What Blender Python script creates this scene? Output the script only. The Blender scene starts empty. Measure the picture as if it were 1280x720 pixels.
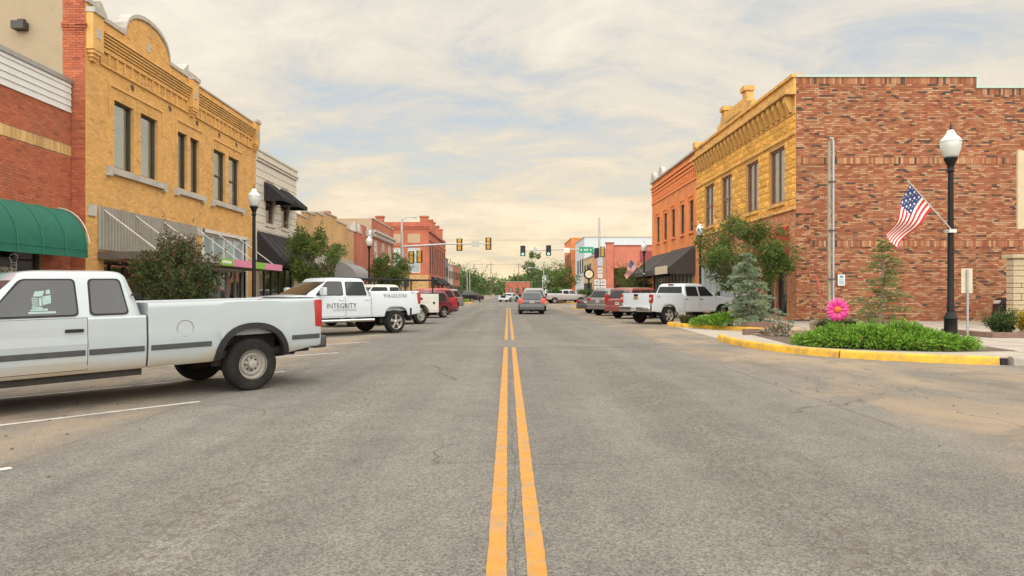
import bpy, bmesh, math, random
from mathutils import Vector, Matrix
R = math.radians
scn = bpy.context.scene
COL = scn.collection

# ------------------------------------------------------------------ camera
cam_d = bpy.data.cameras.new('camera'); cam = bpy.data.objects.new('camera', cam_d); COL.objects.link(cam)
cam.location = (0, 0, 1.43); cam.rotation_euler = (R(90), 0, 0)
cam_d.lens = 24.0; cam_d.sensor_width = 36.0
cam_d.shift_x = 5/1280; cam_d.shift_y = 6/1280
cam_d.clip_start = 0.1; cam_d.clip_end = 5000
scn.camera = cam

# ------------------------------------------------------------------ sun, sky, exposure
SUN_EL, SUN_AZ = 60, 184          # azimuth: degrees clockwise from +Y, where the light comes from
sun_d = bpy.data.lights.new('sun', 'SUN'); sun = bpy.data.objects.new('sun', sun_d); COL.objects.link(sun)
sun_d.energy = 3.9; sun_d.angle = R(130); sun_d.color = (1.0, 0.95, 0.88)
_a, _e = R(SUN_AZ), R(SUN_EL)
_dir = Vector((math.sin(_a)*math.cos(_e), math.cos(_a)*math.cos(_e), math.sin(_e)))
sun.rotation_euler = _dir.to_track_quat('Z', 'Y').to_euler()
sun.location = (0, 0, 60)

w = bpy.data.worlds.new('World'); scn.world = w; w.use_nodes = True
nt = w.node_tree; nt.nodes.clear(); N = nt.nodes.new; LK = nt.links.new
out = N('ShaderNodeOutputWorld')
skyt = N('ShaderNodeTexSky'); skyt.sky_type = 'NISHITA'; skyt.sun_disc = False
skyt.sun_elevation = R(SUN_EL); skyt.sun_rotation = R(SUN_AZ); skyt.dust_density = 2.5
bg1 = N('ShaderNodeBackground'); bg1.inputs[1].default_value = 0.13
LK(skyt.outputs[0], bg1.inputs[0])
tc = N('ShaderNodeTexCoord'); sep = N('ShaderNodeSeparateXYZ'); LK(tc.outputs['Generated'], sep.inputs[0])
def wmath(op, a, b=None, c=None, clamp=False):
    n = N('ShaderNodeMath'); n.operation = op; n.use_clamp = clamp
    for i, v in enumerate((a, b, c)):
        if v is None: continue
        if isinstance(v, (int, float)): n.inputs[i].default_value = v
        else: LK(v, n.inputs[i])
    return n.outputs[0]
zc = wmath('MAXIMUM', sep.outputs[2], 0.0)
den = wmath('ADD', zc, 0.16)
cx = wmath('DIVIDE', sep.outputs[0], den); cy = wmath('DIVIDE', sep.outputs[1], den)
cmb = N('ShaderNodeCombineXYZ'); LK(cx, cmb.inputs[0]); LK(cy, cmb.inputs[1])
def wnoise(scale, detail, rough, off, dist=0.0, sx=1, sy=1):
    mp = N('ShaderNodeMapping'); mp.inputs['Location'].default_value = off
    mp.inputs['Scale'].default_value = (sx, sy, 1)
    LK(cmb.outputs[0], mp.inputs[0])
    n = N('ShaderNodeTexNoise'); n.inputs['Scale'].default_value = scale; n.inputs['Detail'].default_value = detail
    n.inputs['Roughness'].default_value = rough; n.inputs['Distortion'].default_value = dist
    LK(mp.outputs[0], n.inputs['Vector']); return n.outputs['Fac']
def wramp(f, stops):
    r = N('ShaderNodeValToRGB'); el = r.color_ramp.elements
    while len(el) < len(stops): el.new(0.5)
    for e, (p, c) in zip(el, stops): e.position = p; e.color = (*c, 1)
    LK(f, r.inputs[0]); return r.outputs[0]
n1 = wnoise(0.85, 9, 0.60, (3.1, 1.7, 0), 0.5, 0.85, 1.0)
n2 = wnoise(2.4, 10, 0.68, (8.4, 2.2, 0), 0.8, 0.85, 1.05)
mixn = wmath('ADD', wmath('MULTIPLY', n1, 0.58), wmath('MULTIPLY', n2, 0.42))
cover = wramp(mixn, [(0.36, (0.66,)*3), (0.47, (0.98,)*3)])
tone = wramp(mixn, [(0.38, (0.82, 0.89, 0.95)), (0.45, (0.92, 0.94, 0.955)), (0.51, (1.04, 1.02, 1.0)), (0.60, (1.20, 1.17, 1.13))])
elev = wramp(zc, [(0.0, (0.92, 0.74, 0.47)), (0.10, (0.87, 0.745, 0.55)), (0.28, (0.79, 0.73, 0.63)), (0.60, (0.79, 0.77, 0.715))])
mx = N('ShaderNodeMix'); mx.data_type = 'RGBA'; mx.blend_type = 'MULTIPLY'; mx.inputs[0].default_value = 1
LK(elev, mx.inputs[6]); LK(tone, mx.inputs[7])
bg2 = N('ShaderNodeBackground'); bg2.inputs[1].default_value = 0.70; LK(mx.outputs[2], bg2.inputs[0])
ms = N('ShaderNodeMixShader'); LK(cover, ms.inputs[0]); LK(bg1.outputs[0], ms.inputs[1]); LK(bg2.outputs[0], ms.inputs[2])
LK(ms.outputs[0], out.inputs[0])

vs = scn.view_settings; vs.view_transform = 'Standard'; vs.look = 'None'; vs.exposure = 0.6; vs.gamma = 1.0
vs.use_curve_mapping = False
scn.cycles.use_denoising = True
scn.cycles.max_bounces = 6; scn.cycles.diffuse_bounces = 3; scn.cycles.glossy_bounces = 3
scn.cycles.transparent_max_bounces = 8

# ------------------------------------------------------------------ materials
MATS = {}
def mat(name, col, rough=0.8, var=0.10, scale=6.0, bump=0.0, bscale=40.0, metal=0.0, coat=0.0, attr=False, spec=0.5,
        orand=0.0, lowdirt=None, dirt=None, dirt_amt=0.0, trans=0.0, emit=None, dirt_scale=1.2):
    if name in MATS: return MATS[name]
    m = bpy.data.materials.new(name); m.use_nodes = True; MATS[name] = m
    t = m.node_tree; b = t.nodes['Principled BSDF']; n = t.nodes.new; l = t.links.new
    b.inputs['Roughness'].default_value = rough; b.inputs['Metallic'].default_value = metal
    b.inputs['Coat Weight'].default_value = coat; b.inputs['Coat Roughness'].default_value = 0.08
    b.inputs['Specular IOR Level'].default_value = spec
    co = n('ShaderNodeTexCoord')
    no = n('ShaderNodeTexNoise'); no.inputs['Scale'].default_value = scale; no.inputs['Detail'].default_value = 5
    no.inputs['Roughness'].default_value = 0.65
    l(co.outputs['Object'], no.inputs['Vector'])
    rp = n('ShaderNodeMapRange'); rp.inputs[1].default_value = 0.3; rp.inputs[2].default_value = 0.7
    rp.inputs[3].default_value = 1 - var; rp.inputs[4].default_value = 1 + var
    l(no.outputs['Fac'], rp.inputs[0])
    mul = n('ShaderNodeMix'); mul.data_type = 'RGBA'; mul.blend_type = 'MULTIPLY'; mul.inputs[0].default_value = 1
    l(rp.outputs[0], mul.inputs[7])
    if attr:
        at = n('ShaderNodeAttribute'); at.attribute_name = 'Col'; l(at.outputs['Color'], mul.inputs[6])
    else: mul.inputs[6].default_value = (*col, 1)
    res = mul.outputs[2]
    if dirt:
        d2 = n('ShaderNodeTexNoise'); d2.inputs['Scale'].default_value = dirt_scale; d2.inputs['Detail'].default_value = 7
        d2.inputs['Roughness'].default_value = 0.7
        l(co.outputs['Object'], d2.inputs['Vector'])
        mr = n('ShaderNodeMapRange'); mr.inputs[1].default_value = 0.48; mr.inputs[2].default_value = 0.72
        mr.inputs[4].default_value = dirt_amt; l(d2.outputs['Fac'], mr.inputs[0])
        dm = n('ShaderNodeMix'); dm.data_type = 'RGBA'; l(mr.outputs[0], dm.inputs[0]); l(res, dm.inputs[6])
        dm.inputs[7].default_value = (*dirt, 1); res = dm.outputs[2]
    if orand:
        oi = n('ShaderNodeObjectInfo'); om = n('ShaderNodeMapRange'); om.inputs[3].default_value = 1-orand; om.inputs[4].default_value = 1+orand*.6; l(oi.outputs['Random'], om.inputs[0])
        ox = n('ShaderNodeMix'); ox.data_type = 'RGBA'; ox.blend_type = 'MULTIPLY'; ox.inputs[0].default_value = 1; l(res, ox.inputs[6]); l(om.outputs[0], ox.inputs[7]); res = ox.outputs[2]
    if lowdirt:
        sz = n('ShaderNodeSeparateXYZ'); l(co.outputs['Object'], sz.inputs[0])
        ad = n('ShaderNodeMath'); ad.operation = 'MULTIPLY_ADD'; ad.inputs[1].default_value = -0.35; l(no.outputs['Fac'], ad.inputs[0]); l(sz.outputs[2], ad.inputs[2])
        lr = n('ShaderNodeMapRange'); lr.inputs[1].default_value = lowdirt[1]-.175; lr.inputs[2].default_value = lowdirt[0]-.175; lr.inputs[4].default_value = .85; l(ad.outputs[0], lr.inputs[0])
        lm = n('ShaderNodeMix'); lm.data_type = 'RGBA'; l(lr.outputs[0], lm.inputs[0]); l(res, lm.inputs[6]); lm.inputs[7].default_value = (*lowdirt[2], 1); res = lm.outputs[2]
    l(res, b.inputs['Base Color'])
    if trans: b.inputs['Transmission Weight'].default_value = trans
    if emit: b.inputs['Emission Color'].default_value = (*emit[0], 1); b.inputs['Emission Strength'].default_value = emit[1]
    if bump:
        bn = n('ShaderNodeTexNoise'); bn.inputs['Scale'].default_value = bscale; bn.inputs['Detail'].default_value = 4
        l(co.outputs['Object'], bn.inputs['Vector'])
        bp = n('ShaderNodeBump'); bp.inputs['Strength'].default_value = bump; bp.inputs['Distance'].default_value = 0.02
        l(bn.outputs['Fac'], bp.inputs['Height']); l(bp.outputs[0], b.inputs['Normal'])
    return m

def brickmat(name, axis, c1, c2, mortar, bw=0.21, bh=0.075, rough=0.9, dirt=None, dirt_amt=0.3):
    """far brickwork whose bricks are too small to pick apart; axis 'y' for street fronts, 'x' for walls facing down the street"""
    m = bpy.data.materials.new(name); m.use_nodes = True; MATS[name] = m
    t = m.node_tree; b = t.nodes['Principled BSDF']; n = t.nodes.new; l = t.links.new
    b.inputs['Roughness'].default_value = rough
    co = n('ShaderNodeTexCoord'); s = n('ShaderNodeSeparateXYZ'); l(co.outputs['Object'], s.inputs[0])
    c = n('ShaderNodeCombineXYZ'); l(s.outputs[1 if axis == 'y' else 0], c.inputs[0]); l(s.outputs[2], c.inputs[1])
    br = n('ShaderNodeTexBrick'); l(c.outputs[0], br.inputs['Vector']); br.inputs['Scale'].default_value = 1
    br.inputs['Brick Width'].default_value = bw; br.inputs['Row Height'].default_value = bh
    br.inputs['Mortar Size'].default_value = 0.008; br.inputs['Bias'].default_value = -0.1
    br.inputs['Color1'].default_value = (*c1, 1); br.inputs['Color2'].default_value = (*c2, 1)
    br.inputs['Mortar'].default_value = (*mortar, 1)
    no = n('ShaderNodeTexNoise'); no.inputs['Scale'].default_value = 0.7; no.inputs['Detail'].default_value = 6
    l(co.outputs['Object'], no.inputs['Vector'])
    mr = n('ShaderNodeMapRange'); mr.inputs[1].default_value = 0.3; mr.inputs[2].default_value = 0.7
    mr.inputs[3].default_value = 0.8; mr.inputs[4].default_value = 1.18; l(no.outputs['Fac'], mr.inputs[0])
    mu = n('ShaderNodeMix'); mu.data_type = 'RGBA'; mu.blend_type = 'MULTIPLY'; mu.inputs[0].default_value = 1
    l(br.outputs['Color'], mu.inputs[6]); l(mr.outputs[0], mu.inputs[7]); l(mu.outputs[2], b.inputs['Base Color'])
    bp = n('ShaderNodeBump'); bp.inputs['Strength'].default_value = 0.4; bp.inputs['Distance'].default_value = 0.01
    l(br.outputs['Fac'], bp.inputs['Height']); bp.invert = True; l(bp.outputs[0], b.inputs['Normal'])
    return m

def glassmat(name, tint=(0.9, 0.93, 0.95), op=0.0, rough=0.02):
    """thin clear pane: transparent with a mirror sheen that grows at grazing angles"""
    m = bpy.data.materials.new(name); m.use_nodes = True; MATS[name] = m
    t = m.node_tree; t.nodes.remove(t.nodes['Principled BSDF']); n = t.nodes.new; l = t.links.new
    o = t.nodes['Material Output']; tr = n('ShaderNodeBsdfTransparent'); tr.inputs[0].default_value = (*tint, 1)
    gl = n('ShaderNodeBsdfGlossy'); gl.inputs['Roughness'].default_value = rough
    fr = n('ShaderNodeLayerWeight'); fr.inputs['Blend'].default_value = 0.35
    mr = n('ShaderNodeMapRange'); mr.inputs[3].default_value = 0.08 + op; mr.inputs[4].default_value = 0.75
    l(fr.outputs['Fresnel'], mr.inputs[0])
    mi = n('ShaderNodeMixShader'); l(mr.outputs[0], mi.inputs[0]); l(tr.outputs[0], mi.inputs[1]); l(gl.outputs[0], mi.inputs[2])
    l(mi.outputs[0], o.inputs[0]); return m

# ------------------------------------------------------------------ mesh helpers
class MB:
    def __init__(s, T=None): s.v = []; s.f = []; s.T = T; s.c = []
    def add(s, vs, fs, col=None):
        o = len(s.v)
        s.v.extend([s.T(*p) for p in vs] if s.T else [tuple(p) for p in vs])
        s.f.extend([tuple(i + o for i in f) for f in fs])
        if col is not None: s.c.extend([col]*len(vs))
    def box(s, a0, a1, b0, b1, c0, c1, col=None):
        s.add([(a0,b0,c0),(a1,b0,c0),(a1,b1,c0),(a0,b1,c0),(a0,b0,c1),(a1,b0,c1),(a1,b1,c1),(a0,b1,c1)],
              [(0,3,2,1),(4,5,6,7),(0,1,5,4),(1,2,6,5),(2,3,7,6),(3,0,4,7)], col); return s
    def quad(s, a, b, c, d, col=None): s.add([a,b,c,d], [(0,1,2,3)], col); return s
    def poly(s, pts, col=None): s.add(pts, [tuple(range(len(pts)))], col); return s
    def prism(s, pts, f0, f1, col=None):
        """pts: list of 2d points; f0/f1 map a 2d point to the two end faces"""
        n = len(pts)
        s.add([f0(*p) for p in pts] + [f1(*p) for p in pts],
              [tuple(range(n))[::-1], tuple(range(n, 2*n))] + [(i, (i+1) % n, n+(i+1) % n, n+i) for i in range(n)], col); return s
    def tube(s, pts, r, n=8, cap=True, col=None):
        pts = [Vector(p) for p in pts]; rs = r if isinstance(r, (list, tuple)) else [r]*len(pts); vs = []; fs = []
        for i, p in enumerate(pts):
            d = (pts[min(i+1, len(pts)-1)] - pts[max(i-1, 0)]).normalized()
            up = Vector((0,0,1)) if abs(d.z) < 0.95 else Vector((1,0,0))
            a = d.cross(up).normalized(); b = d.cross(a).normalized()
            for k in range(n):
                t = 2*math.pi*k/n; q = p + (a*math.cos(t) + b*math.sin(t))*rs[i]; vs.append((q.x, q.y, q.z))
        for i in range(len(pts)-1):
            for k in range(n): fs.append((i*n+k, i*n+(k+1) % n, (i+1)*n+(k+1) % n, (i+1)*n+k))
        if cap: fs.append(tuple(range(n))[::-1]); fs.append(tuple(range((len(pts)-1)*n, len(pts)*n)))
        s.add(vs, fs, col); return s
    def lathe(s, prof, c=(0,0,0), n=16, axis='z', col=None, cap=True):
        vs = []; fs = []
        for (r, h) in prof:
            for k in range(n):
                t = 2*math.pi*k/n; a, b = r*math.cos(t), r*math.sin(t)
                vs.append((c[0]+a, c[1]+b, c[2]+h) if axis == 'z' else (c[0]+a, c[1]+h, c[2]+b))
        for i in range(len(prof)-1):
            for k in range(n): fs.append((i*n+k, i*n+(k+1) % n, (i+1)*n+(k+1) % n, (i+1)*n+k))
        if cap: fs.append(tuple(range(n))[::-1]); fs.append(tuple(range((len(prof)-1)*n, len(prof)*n)))
        s.add(vs, fs, col); return s
    def mesh(s, name, m, smooth=None, recalc=True):
        me = bpy.data.meshes.new(name); me.from_pydata(s.v, [], s.f)
        if recalc and len(s.f) < 20000:
            bm = bmesh.new(); bm.from_mesh(me); bmesh.ops.recalc_face_normals(bm, faces=bm.faces); bm.to_mesh(me); bm.free()
        if s.c and len(s.c) == len(s.v):
            at = me.attributes.new('Col', 'FLOAT_COLOR', 'POINT')
            at.data.foreach_set('color', [x for c in s.c for x in (c[0], c[1], c[2], 1.0)])
        me.materials.append(m)
        if smooth is not None:
            me.polygons.foreach_set('use_smooth', [True]*len(me.polygons)); me.set_sharp_from_angle(angle=R(smooth))
        me.update(); return me
    def build(s, name, m, parent=None, smooth=None, kind=None, local=False, recalc=True, loc=None):
        me = s.mesh(name, m, smooth, recalc); o = bpy.data.objects.new(name, me); COL.objects.link(o)
        if parent:
            o.parent = parent
            if not local and parent.type == 'EMPTY': o.location = -parent.location
        if loc: o.location = loc
        if kind: o['kind'] = kind
        return o
def empty(name, loc, rz=0.0):
    o = bpy.data.objects.new(name, None); COL.objects.link(o); o.location = loc; o.rotation_euler = (0, 0, rz)
    o.empty_display_size = 0.2; return o
def tag(o, label, cat, group=None):
    o['label'] = label; o['category'] = cat
    if group: o['group'] = group
    return o
def thing(name, label, cat, loc, rz=0.0, group=None): return tag(empty(name, loc, rz), label, cat, group)
def inst(name, me, parent, loc=(0,0,0), rot=(0,0,0), scale=(1,1,1)):
    o = bpy.data.objects.new(name, me); COL.objects.link(o); o.parent = parent; o.location = loc; o.rotation_euler = rot; o.scale = scale
    return o
def copy_tree(o, parent=None):
    c = o.copy(); COL.objects.link(c); c.parent = parent
    for ch in o.children: copy_tree(ch, c)
    return c
def text_mesh(txt, size, m, xs=1.0):
    cu = bpy.data.curves.new('lettering', 'FONT'); cu.body = txt; cu.size = size; cu.align_x = 'CENTER'; cu.align_y = 'CENTER'
    cu.resolution_u = 2; cu.extrude = 0.001
    ob = bpy.data.objects.new('lettering', cu); COL.objects.link(ob)
    bpy.context.view_layer.update()
    me = bpy.data.meshes.new_from_object(ob.evaluated_get(bpy.context.evaluated_depsgraph_get()))
    bpy.data.objects.remove(ob); me.materials.clear(); me.materials.append(m)
    if xs != 1.0:
        for v in me.vertices: v.co.x *= xs
    return me
XL, XR, XS = -12.2, 13.0, -12.6
FL = lambda u, w, v: (XL + w, u, v)
FS = lambda u, w, v: (XS + w, u, v)
FR = lambda u, w, v: (XR - w, u, v)
def FF(Y): return lambda u, w, v: (u, Y - w, v)
def FX(X, sgn): return lambda u, w, v: (X + sgn*w, u, v)

def wall(T, u0, u1, v0, v1, holes=(), depth=0.22, mb=None):
    mb = mb or MB(T)
    us = sorted({u0, u1, *[h[0] for h in holes], *[h[1] for h in holes]}); vs_ = sorted({v0, v1, *[h[2] for h in holes], *[h[3] for h in holes]})
    us = [u for u in us if u0 <= u <= u1]; vs_ = [v for v in vs_ if v0 <= v <= v1]
    for a, b in zip(us, us[1:]):
        for c, d in zip(vs_, vs_[1:]):
            um, vm = (a+b)/2, (c+d)/2
            if any(h[0] < um < h[1] and h[2] < vm < h[3] for h in holes): continue
            mb.quad((a,0,c),(b,0,c),(b,0,d),(a,0,d))
    for h in holes:
        a, b, c, d = h[:4]
        mb.quad((a,0,c),(a,-depth,c),(a,-depth,d),(a,0,d)); mb.quad((b,0,c),(b,-depth,c),(b,-depth,d),(b,0,d))
        mb.quad((a,0,d),(b,0,d),(b,-depth,d),(a,-depth,d)); mb.quad((a,0,c),(b,0,c),(b,-depth,c),(a,-depth,c))
    return mb
def pick(rng, pal, amp=0.14):
    x = rng.random()*sum(p[0] for p in pal)
    for wt, c in pal:
        x -= wt
        if x <= 0: break
    k = rng.uniform(1-amp, 1+amp); return (c[0]*k, c[1]*k, c[2]*k)
def bricks(T, u0, u1, v0, v1, bl, bh, pal, holes=(), joint=0.01, proud=0.014, w0=0.0, seed=1, top=None, mb=None, soldier=False, run=0.0, amp=0.14):
    """a field of single bricks, each with its own edges, laid in running bond and cut round the openings"""
    rng = random.Random(seed); mb = mb or MB(T)
    rows = max(1, round((v1-v0)/bh)); rh = (v1-v0)/rows; last = None
    for r in range(rows):
        a, b = v0 + r*rh + joint/2, v0 + (r+1)*rh - joint/2; vm = (a+b)/2
        hs = [h for h in holes if h[2] < vm < h[3]]
        u = u0 - (bl/2 if (r % 2 and not soldier) else 0)
        while u < u1:
            s, e = max(u, u0) + joint/2, min(u+bl, u1) - joint/2; u += bl
            segs = [(s, e)]
            for h in hs:
                ns = []
                for (p, q) in segs:
                    if q <= h[0] or p >= h[1]: ns.append((p, q)); continue
                    if p < h[0]: ns.append((p, h[0]))
                    if q > h[1]: ns.append((h[1], q))
                segs = ns
            c = last if (last and rng.random() < run) else pick(rng, pal, amp); last = c
            for (p, q) in segs:
                if q - p < 0.02: continue
                if top and b > top((p+q)/2): continue
                w = w0 + proud*rng.uniform(0.55, 1.0)
                mb.add([(p,w0,a),(q,w0,a),(q,w0,b),(p,w0,b),(p,w,a),(q,w,a),(q,w,b),(p,w,b)],
                       [(4,5,6,7),(0,1,5,4),(1,2,6,5),(2,3,7,6),(3,0,4,7)], c)
    return mb
def window(T, parent, u0, u1, v0, v1, fm, gm, w=-0.14, fw=0.06, cols=1, rows=1, thick=0.05, blind=None):
    """frame with muntins (part), one pane per light (sub-parts)"""
    f = MB(T); du = (u1-u0)/cols; dv = (v1-v0)/rows; hw = fw/2
    f.box(u0, u0+fw, w-thick, w+thick, v0, v1); f.box(u1-fw, u1, w-thick, w+thick, v0, v1)
    f.box(u0+fw, u1-fw, w-thick, w+thick, v0, v0+fw); f.box(u0+fw, u1-fw, w-thick, w+thick, v1-fw, v1)
    for i in range(1, cols): f.box(u0+i*du-hw, u0+i*du+hw, w-thick*.8, w+thick*.8, v0+fw, v1-fw)
    for j in range(1, rows): f.box(u0+fw, u1-fw, w-thick*.7, w+thick*.7, v0+j*dv-hw, v0+j*dv+hw)
    o = f.build('window', fm, parent)
    for i in range(cols):
        for j in range(rows):
            a, b = u0+i*du+hw, u0+(i+1)*du-hw; c, d = v0+j*dv+hw, v0+(j+1)*dv-hw
            p = MB(T); p.box(a, b, w-0.012, w-0.004, c, d); p.build('pane', gm, o)
    if blind:
        p = MB(T); p.quad((u0, w-.115, v0), (u1, w-.115, v0), (u1, w-.115, v1), (u0, w-.115, v1)); p.build('dark_room_sheet', MATS['dark_void'], o)  # flat black sheet stands in for the unlit room
        fr, bm_ = blind; ns = 24; zz = [v1 - (v1-v0)*fr*k/ns for k in range(ns+1)]; p = MB(T)
        p.add([(u, w-.06-(.012 if k % 2 else 0), z) for k, z in enumerate(zz) for u in (u0, u1)], [(2*k, 2*k+1, 2*k+3, 2*k+2) for k in range(ns)]); p.build('blind', bm_, o)
    return o
# ================================================================== SETTING
def asphalt():
    m = bpy.data.materials.new('asphalt'); m.use_nodes = True
    t = m.node_tree; b = t.nodes['Principled BSDF']; n = t.nodes.new; l = t.links.new
    b.inputs['Roughness'].default_value = 0.92; b.inputs['Specular IOR Level'].default_value = 0.25
    co = n('ShaderNodeTexCoord'); sp = n('ShaderNodeSeparateXYZ'); l(co.outputs['Object'], sp.inputs[0])
    def noise(sc, det=4, ro=0.6, v=None, dist=0):
        k = n('ShaderNodeTexNoise'); k.inputs['Scale'].default_value = sc; k.inputs['Detail'].default_value = det
        k.inputs['Roughness'].default_value = ro; k.inputs['Distortion'].default_value = dist
        l(v or co.outputs['Object'], k.inputs['Vector']); return k.outputs['Fac']
    def mapped(sx, sy):
        k = n('ShaderNodeMapping'); k.inputs['Scale'].default_value = (sx, sy, 1); l(co.outputs['Object'], k.inputs[0]); return k.outputs[0]
    def M(op, a, c=None, d=None, clamp=False):
        k = n('ShaderNodeMath'); k.operation = op; k.use_clamp = clamp
        for i, v in enumerate((a, c, d)):
            if v is None: continue
            if isinstance(v, (int, float)): k.inputs[i].default_value = v
            else: l(v, k.inputs[i])
        return k.outputs[0]
    def rng_(v, a, c, d=0.0, e=1.0):
        k = n('ShaderNodeMapRange'); k.inputs[1].default_value = a; k.inputs[2].default_value = c
        k.inputs[3].default_value = d; k.inputs[4].default_value = e; l(v, k.inputs[0]); return k.outputs[0]
    def mix(f, a, c, bt='MIX'):
        k = n('ShaderNodeMix'); k.data_type = 'RGBA'; k.blend_type = bt
        for i, v in ((0, f), (6, a), (7, c)):
            if isinstance(v, (int, float)): k.inputs[i].default_value = v
            elif isinstance(v, tuple): k.inputs[i].default_value = (*v, 1)
            else: l(v, k.inputs[i])
        return k.outputs[2]
    X = sp.outputs[0]
    vo = n('ShaderNodeTexVoronoi'); vo.inputs['Scale'].default_value = 80; l(co.outputs['Object'], vo.inputs['Vector'])
    agg = n('ShaderNodeSeparateColor'); l(vo.outputs['Color'], agg.inputs[0])
    fine = noise(150, 2, 0.6)
    g = M('MULTIPLY', rng_(agg.outputs[0], 0, 1, 0.60, 1.34), rng_(fine, 0.3, 0.7, 0.60, 1.38))
    big = noise(0.35, 6, 0.6); med = noise(2.2, 5, 0.65); strk = noise(1.0, 4, 0.55, mapped(1.3, 0.025))
    g = M('MULTIPLY', g, rng_(big, 0.3, 0.7, 0.87, 1.12)); g = M('MULTIPLY', g, rng_(med, 0.3, 0.7, 0.90, 1.10))
    g = M('MULTIPLY', g, rng_(strk, 0.3, 0.7, 0.82, 1.15))
    base = mix(1.0, (0.160, 0.150, 0.133), g, 'MULTIPLY')
    # brown drip marks down the middle of each lane
    wob = M('MULTIPLY', M('SUBTRACT', noise(0.25, 3), 0.5), 0.8)
    ax = M('ABSOLUTE', M('SUBTRACT', M('ABSOLUTE', M('ADD', X, wob)), 2.0))
    lane = rng_(ax, 0.0, 0.75, 1.0, 0.0)
    spots = noise(17, 3, 0.5, mapped(1.0, 0.55))
    dr = M('MULTIPLY', M('MULTIPLY', lane, rng_(spots, 0.53, 0.59, 0, 1)), 0.6, clamp=True)
    base = mix(dr, base, (0.105, 0.078, 0.055))
    # tan dust on the parking strips beyond the travel lanes
    ex = M('ADD', M('ABSOLUTE', X), M('MULTIPLY', M('SUBTRACT', noise(0.5, 5), 0.5), 1.6))
    park = rng_(ex, 3.9, 4.7, 0, 1)
    dust = noise(0.55, 7, 0.66, mapped(1.0, 0.55), 0.5)
    df = M('MULTIPLY', park, rng_(dust, 0.40, 0.60, 0.10, 0.80))
    base = mix(df, base, mix(1.0, (0.29, 0.222, 0.15), rng_(fine, 0.3, 0.7, 0.82, 1.15), 'MULTIPLY'))
    # seam between lane and parking strip
    sw = M('ABSOLUTE', M('SUBTRACT', M('ADD', M('ABSOLUTE', X), M('MULTIPLY', M('SUBTRACT', noise(1.3, 4), 0.5), 0.18)), 4.15))
    sf = M('MULTIPLY', rng_(sw, 0.008, 0.03, 0.55, 0), rng_(noise(0.6, 3), 0.42, 0.55, 0, 1))
    base = mix(sf, base, (0.075, 0.06, 0.045))
    # dark old patches on the parking strip
    pt = rng_(noise(0.8, 4, 0.5, None, 1.0), 0.56, 0.60, 0, 1)
    base = mix(M('MULTIPLY', M('MULTIPLY', pt, park), 0.45), base, (0.13, 0.115, 0.10))
    # hairline cracks
    wv = n('ShaderNodeTexNoise'); wv.inputs['Scale'].default_value = 1.4; wv.inputs['Detail'].default_value = 4; l(co.outputs['Object'], wv.inputs['Vector'])
    vadd = n('ShaderNodeVectorMath'); vadd.operation = 'MULTIPLY_ADD'; l(wv.outputs['Color'], vadd.inputs[0])
    vadd.inputs[1].default_value = (0.8, 0.8, 0); l(co.outputs['Object'], vadd.inputs[2])
    cv = n('ShaderNodeTexVoronoi'); cv.feature = 'DISTANCE_TO_EDGE'; cv.inputs['Scale'].default_value = 0.28; l(vadd.outputs[0], cv.inputs['Vector'])
    cf = M('MULTIPLY', rng_(cv.outputs['Distance'], 0.0015, 0.004, 0.7, 0), rng_(noise(0.3, 2), 0.48, 0.56, 0, 1))
    base = mix(cf, base, (0.07, 0.06, 0.05))
    l(base, b.inputs['Base Color'])
    bp = n('ShaderNodeBump'); bp.inputs['Strength'].default_value = 0.55; bp.inputs['Distance'].default_value = 0.012
    hh = M('ADD', vo.outputs['Distance'], M('MULTIPLY', fine, 0.6)); l(hh, bp.inputs['Height']); l(bp.outputs[0], b.inputs['Normal'])
    return m
ASPHALT = asphalt()
def sheet(name, pts, z, m, parent=None):
    mb = MB(); mb.poly([(x, y, z) for x, y in pts]); o = mb.build(name, m, parent, recalc=False)
    if not parent: o['kind'] = 'structure'
    return o
EARTH = mat('earth', (0.20, 0.17, 0.09), 0.95, 0.3, 0.05)
sheet('ground', [(-2500,-400),(2500,-400),(2500,4000),(-2500,4000)], -0.03, EARTH)
road = sheet('road', [(-70,-25),(70,-25),(70,420),(-70,420)], 0.0, ASPHALT)

CONC = mat('concrete', (0.34, 0.30, 0.25), 0.9, 0.14, 3.0, 0.25, 60, dirt=(0.24, 0.19, 0.14), dirt_amt=0.55)
KERBG = mat('kerb_concrete', (0.30, 0.27, 0.23), 0.9, 0.15, 4.0, 0.3, 50, dirt=(0.16, 0.13, 0.10), dirt_amt=0.6)
KERBY = mat('kerb_yellow', (0.60, 0.34, 0.025), 0.7, 0.18, 5.0, 0.25, 45, dirt=(0.19, 0.135, 0.075), dirt_amt=0.9, dirt_scale=2.2)
def slab(name, pts, h=0.15):
    mb = MB(); mb.prism(pts, lambda x, y: (x, y, -0.02), lambda x, y: (x, y, h)); o = mb.build(name, CONC); o['kind'] = 'structure'; return o
RP = [(6.75,29.3),(9.65,24.0),(9.75,21.9),(6.5,20.7),(6.28,19.0),(6.32,17.7),(6.72,16.1),(7.3,15.05),(8.2,14.25),(9.1,13.78),(9.75,13.58),(45,13.3),
      (45,66),(9,66),(6.7,64),(5.75,61.5),(6.3,59.6),(10.7,56.6),(10.7,32.2),(7.05,30.1)]
LP = [(-9.1,-25),(-9.1,62.5),(-5.3,65.5),(-5.05,70),(-6.6,73),(-9,74.3),(-65,74.3),(-65,-25)]
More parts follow.
